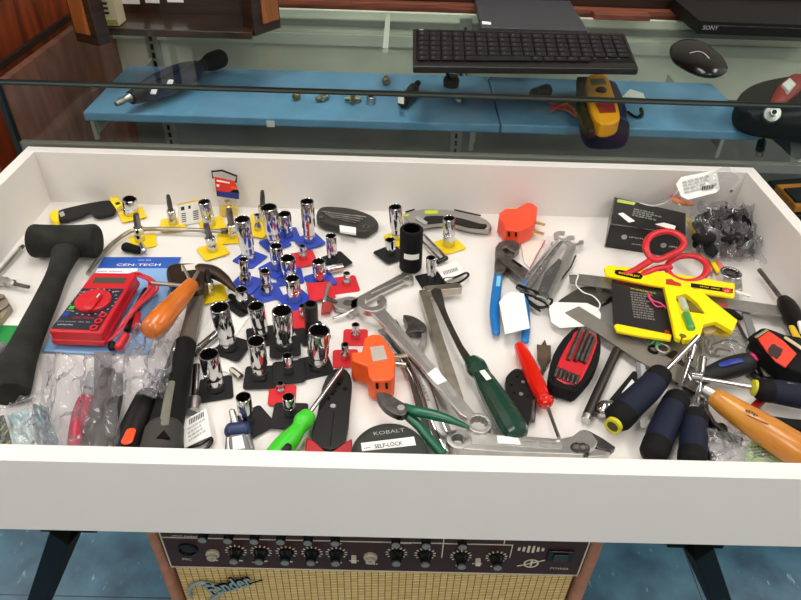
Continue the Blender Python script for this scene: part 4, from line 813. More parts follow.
# ================= WRENCHES AND PLIERS IN THE MIDDLE
def boxend(mb,px,py,h0,h1,ro,ri,star=.06):
    c=at(px,py,h1); mb.ring(Vector((c.x,c.y,0)),ro/1000,ri/1000,Z0+h0/1000,Z0+h1/1000,36,star); return mb
t=thing('combination_wrench','largest steel combination wrench with a white sticker, lying across the middle of the tray','wrench',at(420,360,20))
b=MB().trace([(372,313),(382,306),(388,312),(427,357),(470,407),(474,412),(467,418),(460,414),(420,365),(378,319)],22.5,16.5); c=at(372,302,23); b.ring(Vector((c.x,c.y,0)),.0175,.0088,Z0+.015,Z0+.0235,34,0,math.radians(140),math.radians(415))
boxend(b,479,422.5,14,24,12.3,8.3,.07)
part(t,'body',b,satin,bev=1); part(t,'panel',MB().trace([(388,317),(392,317),(458,394),(455,397)],23.5,22.9),steel); part(t,'sticker',MB().trace([(427,374),(436,367),(447,380.5),(438,385)],24,23.4),white)
t=thing('box_wrench','small steel box wrench, its ring just below the big black impact socket','wrench',at(380,292))
b=MB().trace([(404,272),(409,276),(407,281),(378,295),(352,309),(349,302),(376,287)],9,5); boxend(b,408,278,4,10,7.2,4.6,.05); b.limb([(372,293,9.4,1.2),(400,280,9.4,1.2)],flat=.5)
part(t,'body',b,satin,bev=.8)
t=thing('grey_pliers','small dull grey pliers head next to the red mats','pliers',at(345,306))
part(t,'jaw',MB().trace([(333,301),(342,297.5),(350,296),(358,298),(361,305),(357,311),(351,315),(346,310.5),(340,309),(335,307)],9,3,smooth=2),steel,bev=.8); c=at(347.5,303,9.1); part(t,'pivot',MB().lathe(c,(0,0,1),[(.0052,0),(.005,.0012)],18),oldsteel)
part(t,'jaw',MB().limb([(353,310,8,3),(343,315,7,2.4),(334,318,6,2)],flat=.6),steel); part(t,'jaw',MB().limb([(336,302,10,2.5),(326,297,8,3)],flat=.6),mat('jaw_dark','#4c4a48',.4,metal=.6))
t=thing('adjustable_wrench','chrome adjustable wrench with dark open jaws, partly under the largest combination wrench','wrench',at(420,360))
part(t,'jaw',MB().trace([(403,314.5),(413,316),(422,321),(426.5,326.5),(424,331),(414,331),(404,334),(408,327),(406,320)],14,5,smooth=2),darksteel,bev=1)
part(t,'handle',MB().limb([(424,329,9,3.4),(424,340,9,3.4),(420,352,8,4),(424,375,8,5),(434,405,8,5.5),(447,440,8,7)],flat=.6,round_=False,square=True),satin)
for k,(p,lab) in enumerate(((((380,330),(407,368),(419,405),(431,440),(440,454)),'slim chrome wrench passing under the tan prongs, left of the embossed one'),(((392,322),(412,356),(424,382),(437,420),(452,452)),'embossed chrome wrench reaching the front edge under the green pliers handle'))):
    t=thing('open_wrench',lab,'wrench',at(p[2][0],p[2][1]),)
    h=6+k*3; b=MB().limb([(x,y,h,3.8+k*1.8) for x,y in p],flat=.55,round_=False,square=True)
    part(t,'shank',b,chrome if k==0 else satin,bev=.6)
    if k: 
        text('oooooooooo',(414,368),(428,402),h+3.6,greyink,t,hgt=4); part(t,'raised_rim',MB().limb([(x+5,y,h+3.2,.8) for x,y in p],n=6),chrome); part(t,'raised_rim',MB().limb([(x-5,y+1,h+3.2,.8) for x,y in p],n=6),chrome)
        c=at(449,455,8); b=MB().ring(Vector((c.x,c.y,0)),.014,.0085,Z0+.002,Z0+.008,30,0,math.radians(-60),math.radians(215)); part(t,'open_jaw',b,chrome,bev=.8)
t=thing('l_handle_bar','tan square steel bar bent into an L in the middle of the tray','steel bar',at(440,340))
part(t,'long_arm',MB().limb([(423,293,13,5.4),(438,341,11,5.4),(458,402,9,5.4)],round_=False,square=True,n=12),nickel,bev=.8,ang=30); part(t,'short_arm',MB().limb([(424,292,13,5.4),(461,288.5,13,5.2)],round_=False,square=True,n=12),nickel,bev=1,ang=30)
t=thing('scraper','steel scraper bar with a big dark green handle and white sticker','scraper',at(490,380))
part(t,'blade',MB().trace([(431,290),(441,289),(445,306),(450,319),(463,345),(476,364),(470,368),(457,346),(445,321),(437,303)],21,18,smooth=2),mat('blade_fade','#4f4b45',.35,metal=.85,var=.35,vscale=25),bev=.6)
part(t,'handle',MB().limb([(473,363,19,9.5),(477,368,19,11.5),(482,375,19,9.5),(488,386,19,11.5),(498,403,18,13.5),(508,420,18,14.5),(514,431,18,14)],n=12,k=5,flat=.95),dgreen,ang=25)
part(t,'sticker',MB().limb([(482,370.5,32,3),(489,379.5,32.5,3)],flat=.2,square=True,round_=False,n=8),white)
t=thing('side_cutters','pliers with dark steel jaws and dark green dipped handles, over the wrenches','pliers',at(415,415,24))
part(t,'jaws',MB().trace([(376,393),(381,391.5),(388,393),(398,399),(408,406),(406,414),(398,415),(386,409),(379,401)],34,26,smooth=2),darksteel,bev=2); c=at(401,408,34); part(t,'pivot',MB().lathe(c,(0,0,1),[(.004,0),(.0035,.001)],16),satin)
part(t,'handle',MB().limb([(404,407,30,4.3),(415,411,31,5.6),(430,414,31,5.8),(448,419,32,4.6),(468,427,32,2)],flat=.8),pgreen); part(t,'handle',MB().limb([(402,411,26,4.3),(410,418,24,5),(420,427,22,5),(430,440,18,5),(442,453,14,5)],flat=.8),pgreen)
t=thing('chrome_adjustable_wrench','chrome adjustable wrench lying along the front edge with a hanging hole and white sticker','wrench',at(530,443,10))
b=MB().trace([(462,430),(500,434),(560,438.5),(572,436),(580,430),(586,429),(592,433),(598,441),(596,447),(582,455),(565,454),(500,452),(463,449)],20,11)
boxend(b,458.5,438.5,10,21,11.5,6,0)
part(t,'body',b,satin,bev=1.2,seg=3); part(t,'panel',MB().trace([(471,434),(562,442),(562,449),(472,444)],20.6,19.9),steel,bev=.3); part(t,'sticker',MB().trace([(497,435.5),(518,437.5),(521,444.5),(498,443)],21.2,20.6),white)
part(t,'fixed_jaw',MB().trace([(584,429),(590,431),(603,438),(616,447),(611,451),(600,449),(592,444)],19,11),darksteel,bev=1); part(t,'moving_jaw',MB().trace([(590,447),(604,450),(611,452),(604,456),(588,457)],18,10),satin,bev=1)
part(t,'adjusting_worm',MB().limb([(574,448,20,4.6),(577,448.2,20,5.6),(580,448.4,20,4.6),(583,448.6,20,5.6),(586,448.8,20,4.6)],k=3,n=14),darksteel)
text('oooooo oooooooo',(524,441.5),(556,444.5),20.7,greyink,t)
t=thing('copper_coupling','small brown copper piece under the chrome adjustable wrench at the front edge','metal piece',at(484,457)); part(t,'body',MB().limb([(472,459,6,4),(492,460,6,4)]),mat('copper','#8a4a28',.35,metal=.8)); part(t,'collar',MB().limb([(480,459.5,6,5),(484,459.5,6,5)],round_=False),mat('copper','#8a4a28',.35))
t=thing('crimping_tool','black crimping tool jaws beside the clear red screwdriver','crimping tool',at(518,395))
stripper(t,[(505,382),(508,374),(515,368.5),(522,370),(529,380),(534,393),(534,402),(528,428),(520,436),(512,425),(507,404)],9,3)
for p in ((517,377,1.5),(523,382,2),(511,385,1.6),(514,393,1.6),(521,394,2.2),(528,396,1.6)): c=at(p[0],p[1],9.1); part(t,'crimp_hole',MB().lathe(c,(0,0,1),[(p[2]/1000,0),(p[2]/1000,.0006)],12),satin if p[2]>1.9 else blackg)
part(t,'rear_shaft',MB().limb([(534,402,7,3),(532,421,6,3)],round_=False),darksteel)
t=thing('red_screwdriver','screwdriver with clear red plastic handle and thin chrome shaft','screwdriver',at(535,375))
part(t,'handle',MB().limb([(520,347,13,6.5),(526,360,13,8.6),(533,375,13,9),(540,391,13,8.4),(543,397,13,7),(545,401,13,9),(546,403,13,7.5)],n=12,k=4),redclear,ang=25); part(t,'shaft',MB().limb([(546,403,13,1.9),(559,438,22,1.9)],round_=False),chrome)
for k,(o_,lab) in enumerate(((( [(537,344),(541,345),(545,339),(547,345),(551,345),(551,359),(547,364),(546,368),(541,368),(540,363),(537.5,359)],(543,366),(540,380)),'rust brown spade drill bit pointing up beside the clear red screwdriver'),(([(553,381),(560,380),(565,385),(561,388),(559,394),(554,395),(549,390),(551,387)],(554,393),(547,400)),'small star shaped spade bit end below the red and black folding key set'))):
    t=thing('spade_bit',lab,'drill bit',at(o_[1][0],o_[1][1]),)
    part(t,'blade',MB().trace(o_[0],5,3),mat('rust_steel','#6b5a4c',.45,metal=.7,var=.25),bev=.5); part(t,'shank',MB().limb([(*o_[1],4,2),(*o_[2],4,2)],round_=False,n=8),mat('rust_steel','#6b5a4c',.45))
# folding hex key set, red
t=thing('folding_key_set','red and black folding hex key set with dark steel keys','hex key set',at(575,360))
part(t,'side_shell',MB().trace([(578,325.5),(564,337),(553.5,354),(549.5,370),(550,383),(556,387),(558,370),(564,352),(577,336)],18,3,smooth=2),blackm,bev=2); part(t,'side_shell',MB().trace([(598,332),(601,341),(599.5,359),(591,376),(577,391),(571,391),(574,383),(584,370),(592,352),(595,338)],18,3,smooth=2),blackm,bev=2)
part(t,'red_frame',MB().trace([(577,330),(597,335),(595,350),(587,369),(576,385),(556,379),(557,366),(564,350),(572,337)],20.5,4,smooth=2),red,bev=1.5)
for a,b_ in (((581,329),(568,360)),((587,331),(575,361)),((591,335),(580,361)),((594,338),(584,363))): part(t,'hex_key',MB().limb([(*a,22,2.5),(*b_,22,2.5)],round_=False,n=6),darksteel)
for k in range(6): x=558+k*4; y=368+k*1.6; part(t,'key_knuckle',MB().limb([(x,y,22,2),(x-2.5,y+8,21,2)],n=8),darksteel)
part(t,'end_block',MB().trace([(554,377),(575,384),(572,391),(552,385)],20,4),blackm,bev=1.5)
# channel lock pliers
t=thing('tongue_groove_pliers','tongue and groove pliers with dull steel jaws and blue handles','pliers',at(505,275))
part(t,'upper_jaw',MB().trace([(495.5,247),(499,242),(506,239.5),(515,240),(519.5,243),(520,248),(515,252),(512,251),(506,247),(502,249),(506,254),(520,263),(529,270),(524,281),(512,270),(502,262),(496,255)],17,6),oldsteel,bev=1.2)
part(t,'lower_jaw',MB().trace([(496,253),(502,258),(509,264),(504,272),(495,274),(495,262)],14,4),oldsteel,bev=1.2); part(t,'slot',MB().limb([(513,260.5,17.2,1.6),(521,266.5,17.2,1.6)],n=8),blackm); c=at(509,256,17); part(t,'pivot',MB().lathe(c,(0,0,1),[(.0045,0),(.004,.002)],18),oldsteel)
part(t,'handle',MB().limb([(498.5,271,9,5.2),(496.5,290,9,6),(494.5,312,9,6),(496,333,9,4.6)],flat=.7),blug); part(t,'handle',MB().limb([(524,278,10,4.6),(524,300,9,5.6),(526,325,8,5.2),(525,341,8,4.4)],flat=.7),blug)
part(t,'grip_mark',MB().trace([(497,276),(501,276),(500,286),(496,286)],14,13),mat('pale_blue_mark','#7fc4e0',.4))
tag(part(None,'paper_tag',MB().trace([(499,302),(504,296),(511,291),(524,293.5),(530,328),(514,332),(505,334)],19,18.4),white,bev=.2),'plain white paper tag lying on the blue plier handles','tag')
# wrenches in a clear sleeve
t=thing('wrench_set','small chrome open end wrenches in a clear sleeve right of blue pliers','wrench set',at(545,265))
def openw(root,p,q,h,w,m,jaw=8,ja=0):
    A=at(*p,h); B=at(*q,h); d=(A-B).normalized(); part(root,'wrench_shank',MB().limb([(*p,h,w),(*q,h,w*.8)],flat=.35,square=True,round_=False,n=8),m,bev=.4)
    c=A+d*jaw*.0009; a=math.atan2(d.y,d.x)+ja; part(root,'wrench_jaw',MB().ring(Vector((c.x,c.y,0)),jaw/1000,jaw*.0005,Z0+(h-2.2)/1000,Z0+(h+2.2)/1000,26,0,a+.55,a+2*math.pi-.55),m,bev=.5)
openw(t,(560,241),(525,291),12,5,chrome,13,-.5); openw(t,(572,246),(548,298),10,6,satin,13,-.4)
openw(t,(553,246),(521,284),8,3.2,chrome,5,.3)
part(t,'dark_blade',MB().trace([(559,258),(562,261),(547,294),(538,290),(545,272)],14,12),blackm,bev=.3); part(t,'sheath',MB().trace([(545,268),(550,262),(532,288),(527,288)],13,12),dgrey)
part(t,'clear_sleeve',bag([(548,236),(574,244),(549,302),(516,290)],[16,16,20,18],amp=3,nu=14,nv=22,seed=3),blister)
part(t,'backing_card',MB().trace([(520,238),(545,240),(530,268),(524,262)],2,1),mat('cream_card','#e6dcd0',.6)); part(t,'red_edge',MB().limb([(545,240.5,2.5,.7),(530,268,2.5,.7)],n=6),mat('edge_red','#c0404a',.5))
part(t,'dark_clip',MB().limb([(519,287,16,5),(532,293,17,6),(546,297,15,5)],flat=.7),blackg)
for q in ([(528,300,9,1.6),(538,307,9,1.8),(548,306,10,1.8),(552,300,12,1.6),(544,297,12,1.6)],[(522,290,14,1.5),(530,303,10,1.8),(540,311,8,1.6)],[(535,298,13,1.4),(545,303,12,1.4),(550,310,9,1.4)]): part(t,'black_wire',MB().limb(q,n=8),black)
part(t,'green_band',MB().limb([(537,296,18,1),(545,299,17,1),(549,304,15,1)],n=6),mat('sage','#8f967a',.5))
tag(part(None,'hex_key',MB().limb([(575.5,256,8,1.2),(572.5,263,7,1.2),(569,270,6,1.2),(558,283,5,1.2),(546,296,5,1.2)],k=3,n=6),black),'thin black bent hex key lying on the white tray floor','hex key')
# ================= RIGHT SIDE
t=thing('dark_pliers','dark dull pliers head lying under the long grey blades','pliers',at(590,295))
part(t,'jaw',MB().trace([(556,303),(566,295),(580,287),(590,286),(604,288),(614,292),(612,300),(600,305),(584,306),(566,307)],9,2,smooth=2),mat('pewter','#5b5852',.4,metal=.7,var=.15),bev=2); c=at(599,290,9); part(t,'pivot',MB().lathe(c,(0,0,1),[(.004,0),(.004,.0015)],16),satin)
part(t,'jaw_edge',MB().limb([(598,306,10,2),(612,296,11,2.5),(622,290,10,3)],flat=.7),darksteel)
tag(part(None,'paper_tag',MB().trace([(548,303),(554,302),(587,303),(598,308),(601,314),(600,325),(560,328),(551,322)],11,10.5),white),'white paper tag with faint print under the end of the pointed grey blade','tag')
tag(part(None,'string',MB().limb([(570,274,19,.8),(578,275,20,.8),(576,284,17,.8),(583,292,15,.8),(593,296,14,.8),(600,304,14,.8),(597,312,12.5,.8)],n=6),white),'white looped string of a price tag hanging over the squared grey blade end','string')
tag(part(None,'grey_sheet',MB().trace([(590,305),(611,293),(614,322),(612,332),(600,322)],6,5),mat('dull_sheet','#a3a2a1',.35,metal=.5)),'pale grey metal sheet corner left of the black hardware card','metal sheet')
t=thing('long_flat_blade','long grey flat steel blade passing under the yellow tool header','steel blade',at(690,295,10))
part(t,'blade',MB().trace([(569,272.5),(617,278),(713,296),(789,307),(789,317),(745,311),(700,303),(614,289),(570,282.5)],16,14),greyrule,bev=.3)
t=thing('pointed_blade','wide grey steel blade with an angled end, above the red key set','steel blade',at(630,340,8))
part(t,'blade',MB().trace([(565.5,312),(579,306),(600,319),(640,342),(667,356),(700,378),(697,392),(640,361),(599,334)],13,11),mat('taupe_steel','#8a847c',.4,metal=.35,var=.04,vscale=60),bev=.3)
t=thing('hardware_card','black retail card with a yellow header and red trim','package card',at(645,305,12))
part(t,'card',MB().trace([(612,279),(664,286),(680,330),(672,340),(640,334),(614,326)],21,18),mat('card_black','#232224',.35,bump=.2,bscale=60),bev=.6)
hdr=mat('card_yellow','#ffe000',.4); part(t,'header',MB().trace([(604,267.5),(608,265),(640,268.5),(700,277.5),(735,283.5),(734.5,297.5),(690,291),(650,284.5),(606,275.5)],27,24),hdr,bev=.6)
part(t,'name_pill',MB().trace([(615,270),(619,269.6),(640,273),(643,276),(641,279),(637,278.8),(617,274.6),(614.5,272.5)],27.5,27),blackg); text('STANLEY',(618.5,273.4),(640,277.6),27.6,hdr,t,hgt=3.6,bold=.02)
part(t,'hang_hole',MB().trace([(666,279),(672,279),(674,281),(681,283.5),(681,286),(666,284)],27.5,27),mat('hole_red','#b5321c',.5)); part(t,'red_line',MB().trace([(616,277.4),(655,284.8),(655,286.2),(616,279)],24.5,21.5),mat('line_red','#d02c1e',.4))
part(t,'yellow_foot',MB().trace([(614,325),(617,323.5),(672,334.5),(671,340),(640,335.5),(617,331)],25,21.5,),hdr,bev=.8)
part(t,'black_band',MB().trace([(691,283),(733,289),(732.5,293),(691,287)],27.5,27),blackg); text('ooooo ooooo',(700,286.6),(720,289.7),27.6,hdr,t,hgt=2.2); c=at(727,290.5,27.2); part(t,'red_badge',MB().lathe(c,(0,0,1),[(.0055,0),(.0055,.0004)],24),red); text('x2',(724.5,291.6),(729.3,292.2),27.9,white,t); part(t,'red_triangle',MB().trace([(693,288),(699,289),(696,292)],27.4,27),red)
prints(t,(630,291),(652,294),(634,318),21.3,rows=11,m=mat('faint','#77756f',.5),seed=5); prints(t,(630,287),(655,292),(631,290),21.3,rows=1,m=mat('olivetext','#8f8a2c',.5),seed=6)
for q in ([(648,293,24,.9),(652,300,24,.9),(660,303,24,.9),(666,308,24,.9)],[(648,296,24,.9),(656,306,24,.9),(665,306,24,.9)]): part(t,'pink_tie',MB().limb(q,n=6),pink)
part(t,'red_tab',MB().trace([(665,330),(669,331),(670,334),(665,333)],22,21),red)
t=thing('line_level','bright yellow plastic level frame with green vials, on the black hardware card','level',at(700,310,24))
ym=mat('level_yellow','#ffe800',.35)
def bar(pts,h1=34,h0=27.2): return MB().trace(pts,h1,h0)
part(t,'frame',bar([(664,285),(676,287),(700,289),(710,298),(738,320),(733,331),(716,321),(704,324),(700,338),(684,340),(681,334),(691,330),(696,318),(706,314),(697,302),(686,293),(676,296),(683,328),(681,339),(676,337)]),ym,bev=1.2)
part(t,'upper_web',bar([(676,287),(700,289),(712,299),(707,304),(690,301),(680,301)],33.6,30),ym,bev=.5) if 0 else None
part(t,'side_web',bar([(677,301),(690,304),(692,311),(704,312),(706,316),(697,318),(697,336),(683,338)],33,27.5),ym,bev=1)
part(t,'vial',MB().limb([(686,315,35,4.8),(691,328,35,4.8)],n=14),vialg); part(t,'vial',MB().limb([(682,300,35,4.2),(685,309,35,4.2)],n=14),mat('pale_vial','#b7c0a8',.1,coat=.5)); part(t,'vial_shade',MB().trace([(688,302),(694,305),(704,313),(690,311)],34.2,33),mat('olive_brown','#6f5c1e',.4))
part(t,'wheel',MB().limb([(681,336,33,3),(684,337,33,3)]),mat('olive_brown','#6f5c1e',.4)); part(t,'wood_disc',MB().trace([(704,329),(716,323),(721,327),(712,333),(705,333)],22,18,smooth=2),mat('beige_chip','#c3ad84',.5)); part(t,'lower_yellow',MB().trace([(716,328),(732,333),(728,336),(714,333)],20,16),mat('dim_yellow','#d6bb2a',.4))
# scissors
t=thing('scissors','scissors with big red handles lying against the black box','scissors',at(660,260,20))
part(t,'handle',MB().limb([(651,258,38,4.2),(646,249,44,4.4),(648,239,47,4.4),(657,233,48,4.4),(670,231.5,48,4.4),(680,236,47,4.4),(684,243,44,4.2),(680,250,41,4.2),(668,256,38,4.2),(658,260,37,4)],closed=True,flat=.85,k=5),red,ang=80)
part(t,'handle',MB().limb([(667,268,26,4),(671,261,27,4),(683,256,28,4.4),(697,257,28,4.4),(706,264,27,4.4),(706,273,26,4.4),(698,280,25,4.2),(684,281,25,3.6),(672,276,25,3.6)],closed=True,flat=.85,k=5),red,ang=80)
part(t,'handle_neck',MB().limb([(655,258,37,4.6),(645,264,32,4.6),(633,271,28,4.2),(620,276,24,4)],flat=.8),red); part(t,'handle_neck',MB().limb([(670,267,27,4.6),(660,268,27,4.6),(648,272,27,4.4),(640,277,24,4)],flat=.8),red); part(t,'blade',MB().limb([(652,272,22,3),(670,266,20,3)],flat=.3),satin)
# black box
t=thing('small_black_box','worn black retail box with white stickers and scuffed silver edges','box',at(650,230))
TL,TR,BR,BL=[at(x,y,38) for x,y in ((615,197),(686,213),(686,235),(611,224))]
ob=MB(); zt=Z0+.038; zb=Z0+.0006; vs=[(p.x,p.y,z) for z in (zb,zt) for p in (BL,BR,TR,TL)]
part(t,'carton',ob.add(vs,[(3,2,1,0),(4,5,6,7),(0,1,5,4),(1,2,6,5),(2,3,7,6),(3,0,4,7)]),mat('box_black','#161617',.3,bump=.3,bscale=90),bev=1.2)
P0,P3=BL,TL
ls=MB().add([(P3.x-.0008,P3.y,zb),(P0.x-.0008,P0.y,zb),(P0.x-.0008,P0.y,zt),(P3.x-.0008,P3.y,zt),(P3.x-.0003,P3.y,zb),(P0.x-.0003,P0.y,zb),(P0.x-.0003,P0.y,zt),(P3.x-.0003,P3.y,zt)],[(0,1,2,3),(7,6,5,4),(0,4,5,1),(1,5,6,2),(2,6,7,3),(3,7,4,0)])
part(t,'silver_side',ls,mat('scuffed_foil','#8f8d88',.3,metal=.6,col2='#2a2a2a',vscale=60,bump=.3))
part(t,'silver_edge',MB().sweep([Vector((p.x,p.y,zt)) for p in (TL,BL,BL+(BR-BL)*.5,BR)],[.0007]*4,n=6),mat('scuffed_foil','#8f8d88',.3))
part(t,'white_sticker',quad((618,213.5),(623,212.5),(635,221),(629,222.5),38.4),white); part(t,'lime_sticker',quad((618,199),(636,202.5),(634,205),(617,202),38.4),mat('sticker_lime','#b9c95a',.5))
part(t,'white_sticker',quad((655,224),(664,222.5),(676,226),(674,230.5),38.4),white); text('ooooo',(656,227.2),(672,229.6),38.6,red,t,hgt=4,bold=.03)
prints(t,(634,208),(662,214),(632,216),38.3,rows=4,m=mat('boxprint','#8a8a86',.5),seed=8)
fv=(BR-BL).normalized(); fn=Vector((0,0,1)).cross(fv); 
if fn.y>0: fn=-fn
for u_,v_,r_ in ((.22,.55,.0038),(.76,.45,.0038)):
    c=BL+(BR-BL)*u_; c.z=zb+(zt-zb)*v_; part(t,'round_mark',MB().lathe(c+fn*.0001,fn,[(r_,0),(r_,.0003)],18),lgrey)
for u0,v0,wd,s_ in ((.28,.56,.2,'ooooooo'),(.34,.3,.14,'iiiiiii'),(.83,.42,.12,'iiii')):
    c=BL+(BR-BL)*u0; c.z=zb+(zt-zb)*v0; text(s_,c,c+(BR-BL)*wd,0,lgrey,t,world=True,up=fn,ex=.0004)
# bag with crayons and dark mass
t=thing('bagged_parts','clear plastic bag holding dark grey rubber parts in the back right corner','bagged parts',at(730,235))
dm_=MB(); rg=random.Random(12)
lump=mat('dark_rubber_parts','#1e1d1d',.8,spec=.12,bump=.4,bscale=200)
for k in range(12):
    x=rg.uniform(702,750); y=rg.uniform(213,252); h=rg.uniform(8,30); a=rg.uniform(0,6.28); dx=math.cos(a)*rg.uniform(5,11); dy=math.sin(a)*rg.uniform(4,8)
    part(t,'rubber_part',MB().limb([(x-dx,y-dy,h,rg.uniform(5,8)),(x+rg.uniform(-4,4),y+rg.uniform(-4,4),h+rg.uniform(0,8),rg.uniform(6,9)),(x+dx,y+dy,h,rg.uniform(5,8))],n=10,k=4),lump)
for k,(hh,am) in enumerate(((36,12),(28,16),(20,18))): part(t,'dark_film',bag([(698+k*2,210+k*3),(750,212+k*3),(754,254),(702,254)],[hh,hh,8,8],amp=am,nu=30,nv=28,seed=31+k),lump)
part(t,'maroon_part',MB().limb([(722,250,12,8),(738,252,12,8)]),mat('maroon_bit','#4a2c2c',.5))
part(t,'clear_bag',bag([(692,204),(760,208),(760,262),(696,262)],[40,42,14,14],amp=16,nu=40,nv=36,seed=6),film); part(t,'bag_neck',bag([(662,200),(726,165),(740,180),(702,214)],[46,104,106,54],amp=3,nu=26,nv=16,seed=12),film)
for k,(a,b_,m,lab) in enumerate((((690,221,14,3),(719,273,8,3),yellow,'yellow pencil shaped stick beside the black box, right one of the pair'),((687,218,12,3),(710,270,6,3),mat('pale_yellow','#e0c83a',.4),'dull yellow stick beside the black box, left one of the pair'))):
    t=thing('yellow_stick',lab,'stick',at(700,245)); part(t,'stick',MB().limb([a,((a[0]+b_[0])/2,(a[1]+b_[1])/2,(a[2]+b_[2])/2,3.4),b_],flat=.6),m); part(t,'tip',MB().limb([(b_[0],b_[1],b_[2],2.6),(b_[0]+1.5,b_[1]+2.5,b_[2],1.6)],flat=.6),tan)
solo('pink_card',MB().trace([(712,254),(722,263),(727,272),(716,273),(710,264)],5,4),mat('salmon','#f08878',.5),'small salmon pink paper piece beside the yellow sticks','paper'); 
t=thing('red_orange_toy','small red and yellow object in the clear bag under the big white tag','toy part',at(682,203)); part(t,'body',MB().limb([(674,200,40,4),(684,203,42,5),(692,204,42,4)],flat=.7),mat('toy_orange','#f08030',.4)); part(t,'end',MB().limb([(672,197,40,3.5),(678,199,41,4)],flat=.8),red)
t=thing('price_tag','big white price tag with barcode and string on top of the bagged dark parts','price tag',at(700,184,85))
part(t,'card',MB().trace([(676,184),(681,177),(713,170.5),(717,172),(720,189),(716,192.5),(688,199.5),(681,196)],84,83.4),white,bev=.15); prints(t,(682,181),(713,173),(685,194),86.2,rows=4,m=mat('pale_ink','#b4b4b6',.6),seed=11)
bc=MB(); 
for k in range(7): x=702+k*1.7; bc.trace([(x,186.3-k*.25),(x+1,186-k*.25),(x+1.2,189.8-k*.25),(x+.2,190-k*.25)],86.5,86.1)
part(t,'barcode',bc,ink); part(t,'string',MB().limb([(678,190,86,.8),(670,200,60,.8),(655,206,44,.8),(640,203,41,.8)],n=6),white)
t=thing('pipe_collar','chrome ring collar with a dark opening right of the yellow card header','ring collar',at(732,275))
c=at(731,273,20); part(t,'ring',MB().ring(Vector((c.x,c.y,0)),.0135,.0095,Z0+.002,Z0+.021,40,.04),chrome,bev=1); part(t,'inner_wall',MB().ring(Vector((c.x,c.y,0)),.0094,.0055,Z0+.002,Z0+.014,30,.1),darksteel); part(t,'shank',MB().trace([(728,279),(742,276),(743,289),(733,292)],16,3),satin,bev=1.5)
tag(part(None,'white_clip',MB().limb([(736,292,14,2.5),(750,296,14,2.5)],flat=.5,square=True,round_=False),white),'small white plastic strip on the long grey blade','plastic strip')
t=thing('yellow_grip_screwdriver','screwdriver with black and yellow handle at the right edge of the tray','screwdriver',at(785,305))
part(t,'shaft',MB().limb([(759.5,270,12,3),(787,306,16,3)],round_=False),oldsteel); part(t,'handle',MB().limb([(784,301,17,8),(788,308,17,11),(797,325,17,11),(808,345,17,12),(818,362,17,12)],n=16),black); part(t,'yellow_insert',MB().limb([(792,327,27,3.5),(798,339,27,4.5),(806,352,27,4)],flat=.5),mat('mustard','#d9b51c',.4)); part(t,'white_label',MB().trace([(798,321),(806,320),(810,330),(801,332)],30,27),white)
t=thing('tape_measure','tape measure with an orange-red face and black case at the right edge','tape measure',at(785,350))
part(t,'case',MB().trace([(752,336),(757,330),(766,327),(785,334),(812,342),(814,378),(800,372),(785,365),(770,352),(757,341)],33,8,smooth=2),blackm,bev=3); part(t,'face',MB().trace([(758,338),(769,330.5),(784,341),(797,353.5),(786,367),(776,361),(767,351)],35,33),mat('face_red','#f03c22',.35),bev=.8)
part(t,'dark_badge',MB().trace([(768,349),(772,344),(775,344),(777,346),(783,349),(781,355),(777,359),(773,356),(770,356)],35.6,34.9),mat('badge','#2a1614',.5)); part(t,'hook',MB().limb([(756,337,37,1.6),(767,330,37,1.6)],flat=.5),tan); part(t,'blade_slot',MB().limb([(786,338,35.5,2.5),(804,350,35.5,2.5)],flat=.5),mat('cream_slot','#c9bf9c',.4)); part(t,'tape_end',MB().limb([(750,340,20,3),(756,335,28,3)]),blackm)
t=thing('key_ring','dark ring with a light centre below the orange tape measure','ring',at(763,372)); c=at(763,371,8); part(t,'ring',MB().ring(Vector((c.x,c.y,0)),.016,.0095,Z0+.004,Z0+.010,34),mat('ring_dark','#2b2a2a',.3,metal=.5),bev=1.5); part(t,'loop',MB().limb([(757,366,11,2),(764,378,11,2),(775,380,11,2),(783,372,11,2)],n=8),blackg)
solo('pink_clip',MB().limb([(752,352,14,3),(755,360,14,3.5)]),pink,'small pink clip beside the blue and black pear-shaped handle','clip'); 
solo('flat_bar',MB().trace([(742,312),(749,311),(760,342),(752,346)],12,10),mat('bar_grey','#8b8c8c',.4,metal=.6),'short grey metal bar between the long blade and the tape measure','metal bar',bev=.4)
t=thing('black_knife','small black bladed tool under the long grey blade, right of the yellow level','knife',at(728,314)); part(t,'body',MB().limb([(714,304,10,5),(728,311,11,6),(740,318,11,4)],flat=.7),blackm); part(t,'rail',MB().limb([(735,318,9,2),(746,340,9,2)]),darksteel); part(t,'red_part',MB().limb([(720,304,16,1.6),(727,306,16,1.6)]),red)
t=thing('coil_spring_bag','brown coiled wire hooks in a grey clear bag, right of the chrome sockets','wire hooks',at(718,345))
wm=mat('brown_wire','#4f4238',.4,metal=.6)
for q in ([(706,338,13,1.4),(705,346,14,1.4),(711,349,13,1.4),(714,344,13,1.4),(728,340,13,1.2),(737,342,13,1.2)],[(709,340,15,1.4),(707,350,15,1.4),(714,354,14,1.4),(718,349,14,1.4),(730,351,13,1.2)],[(704,342,12,1.4),(709,355,13,1.4),(719,356,12,1.4)]): part(t,'hook',MB().limb(q,n=8),wm)
part(t,'grey_backing',MB().trace([(698,326),(738,330),(754,352),(740,358),(704,352),(696,340)],5,3),mat('bag_grey','#a3a098',.4)); part(t,'clear_bag',bag([(698,322),(740,332),(756,352),(702,362)],[16,16,16,20],amp=4,nu=22,nv=18,seed=15),film)
t=thing('green_wire_bundle','green wire ties and dark rings under the yellow foot of the black card','wire bundle',at(658,345,14)); 
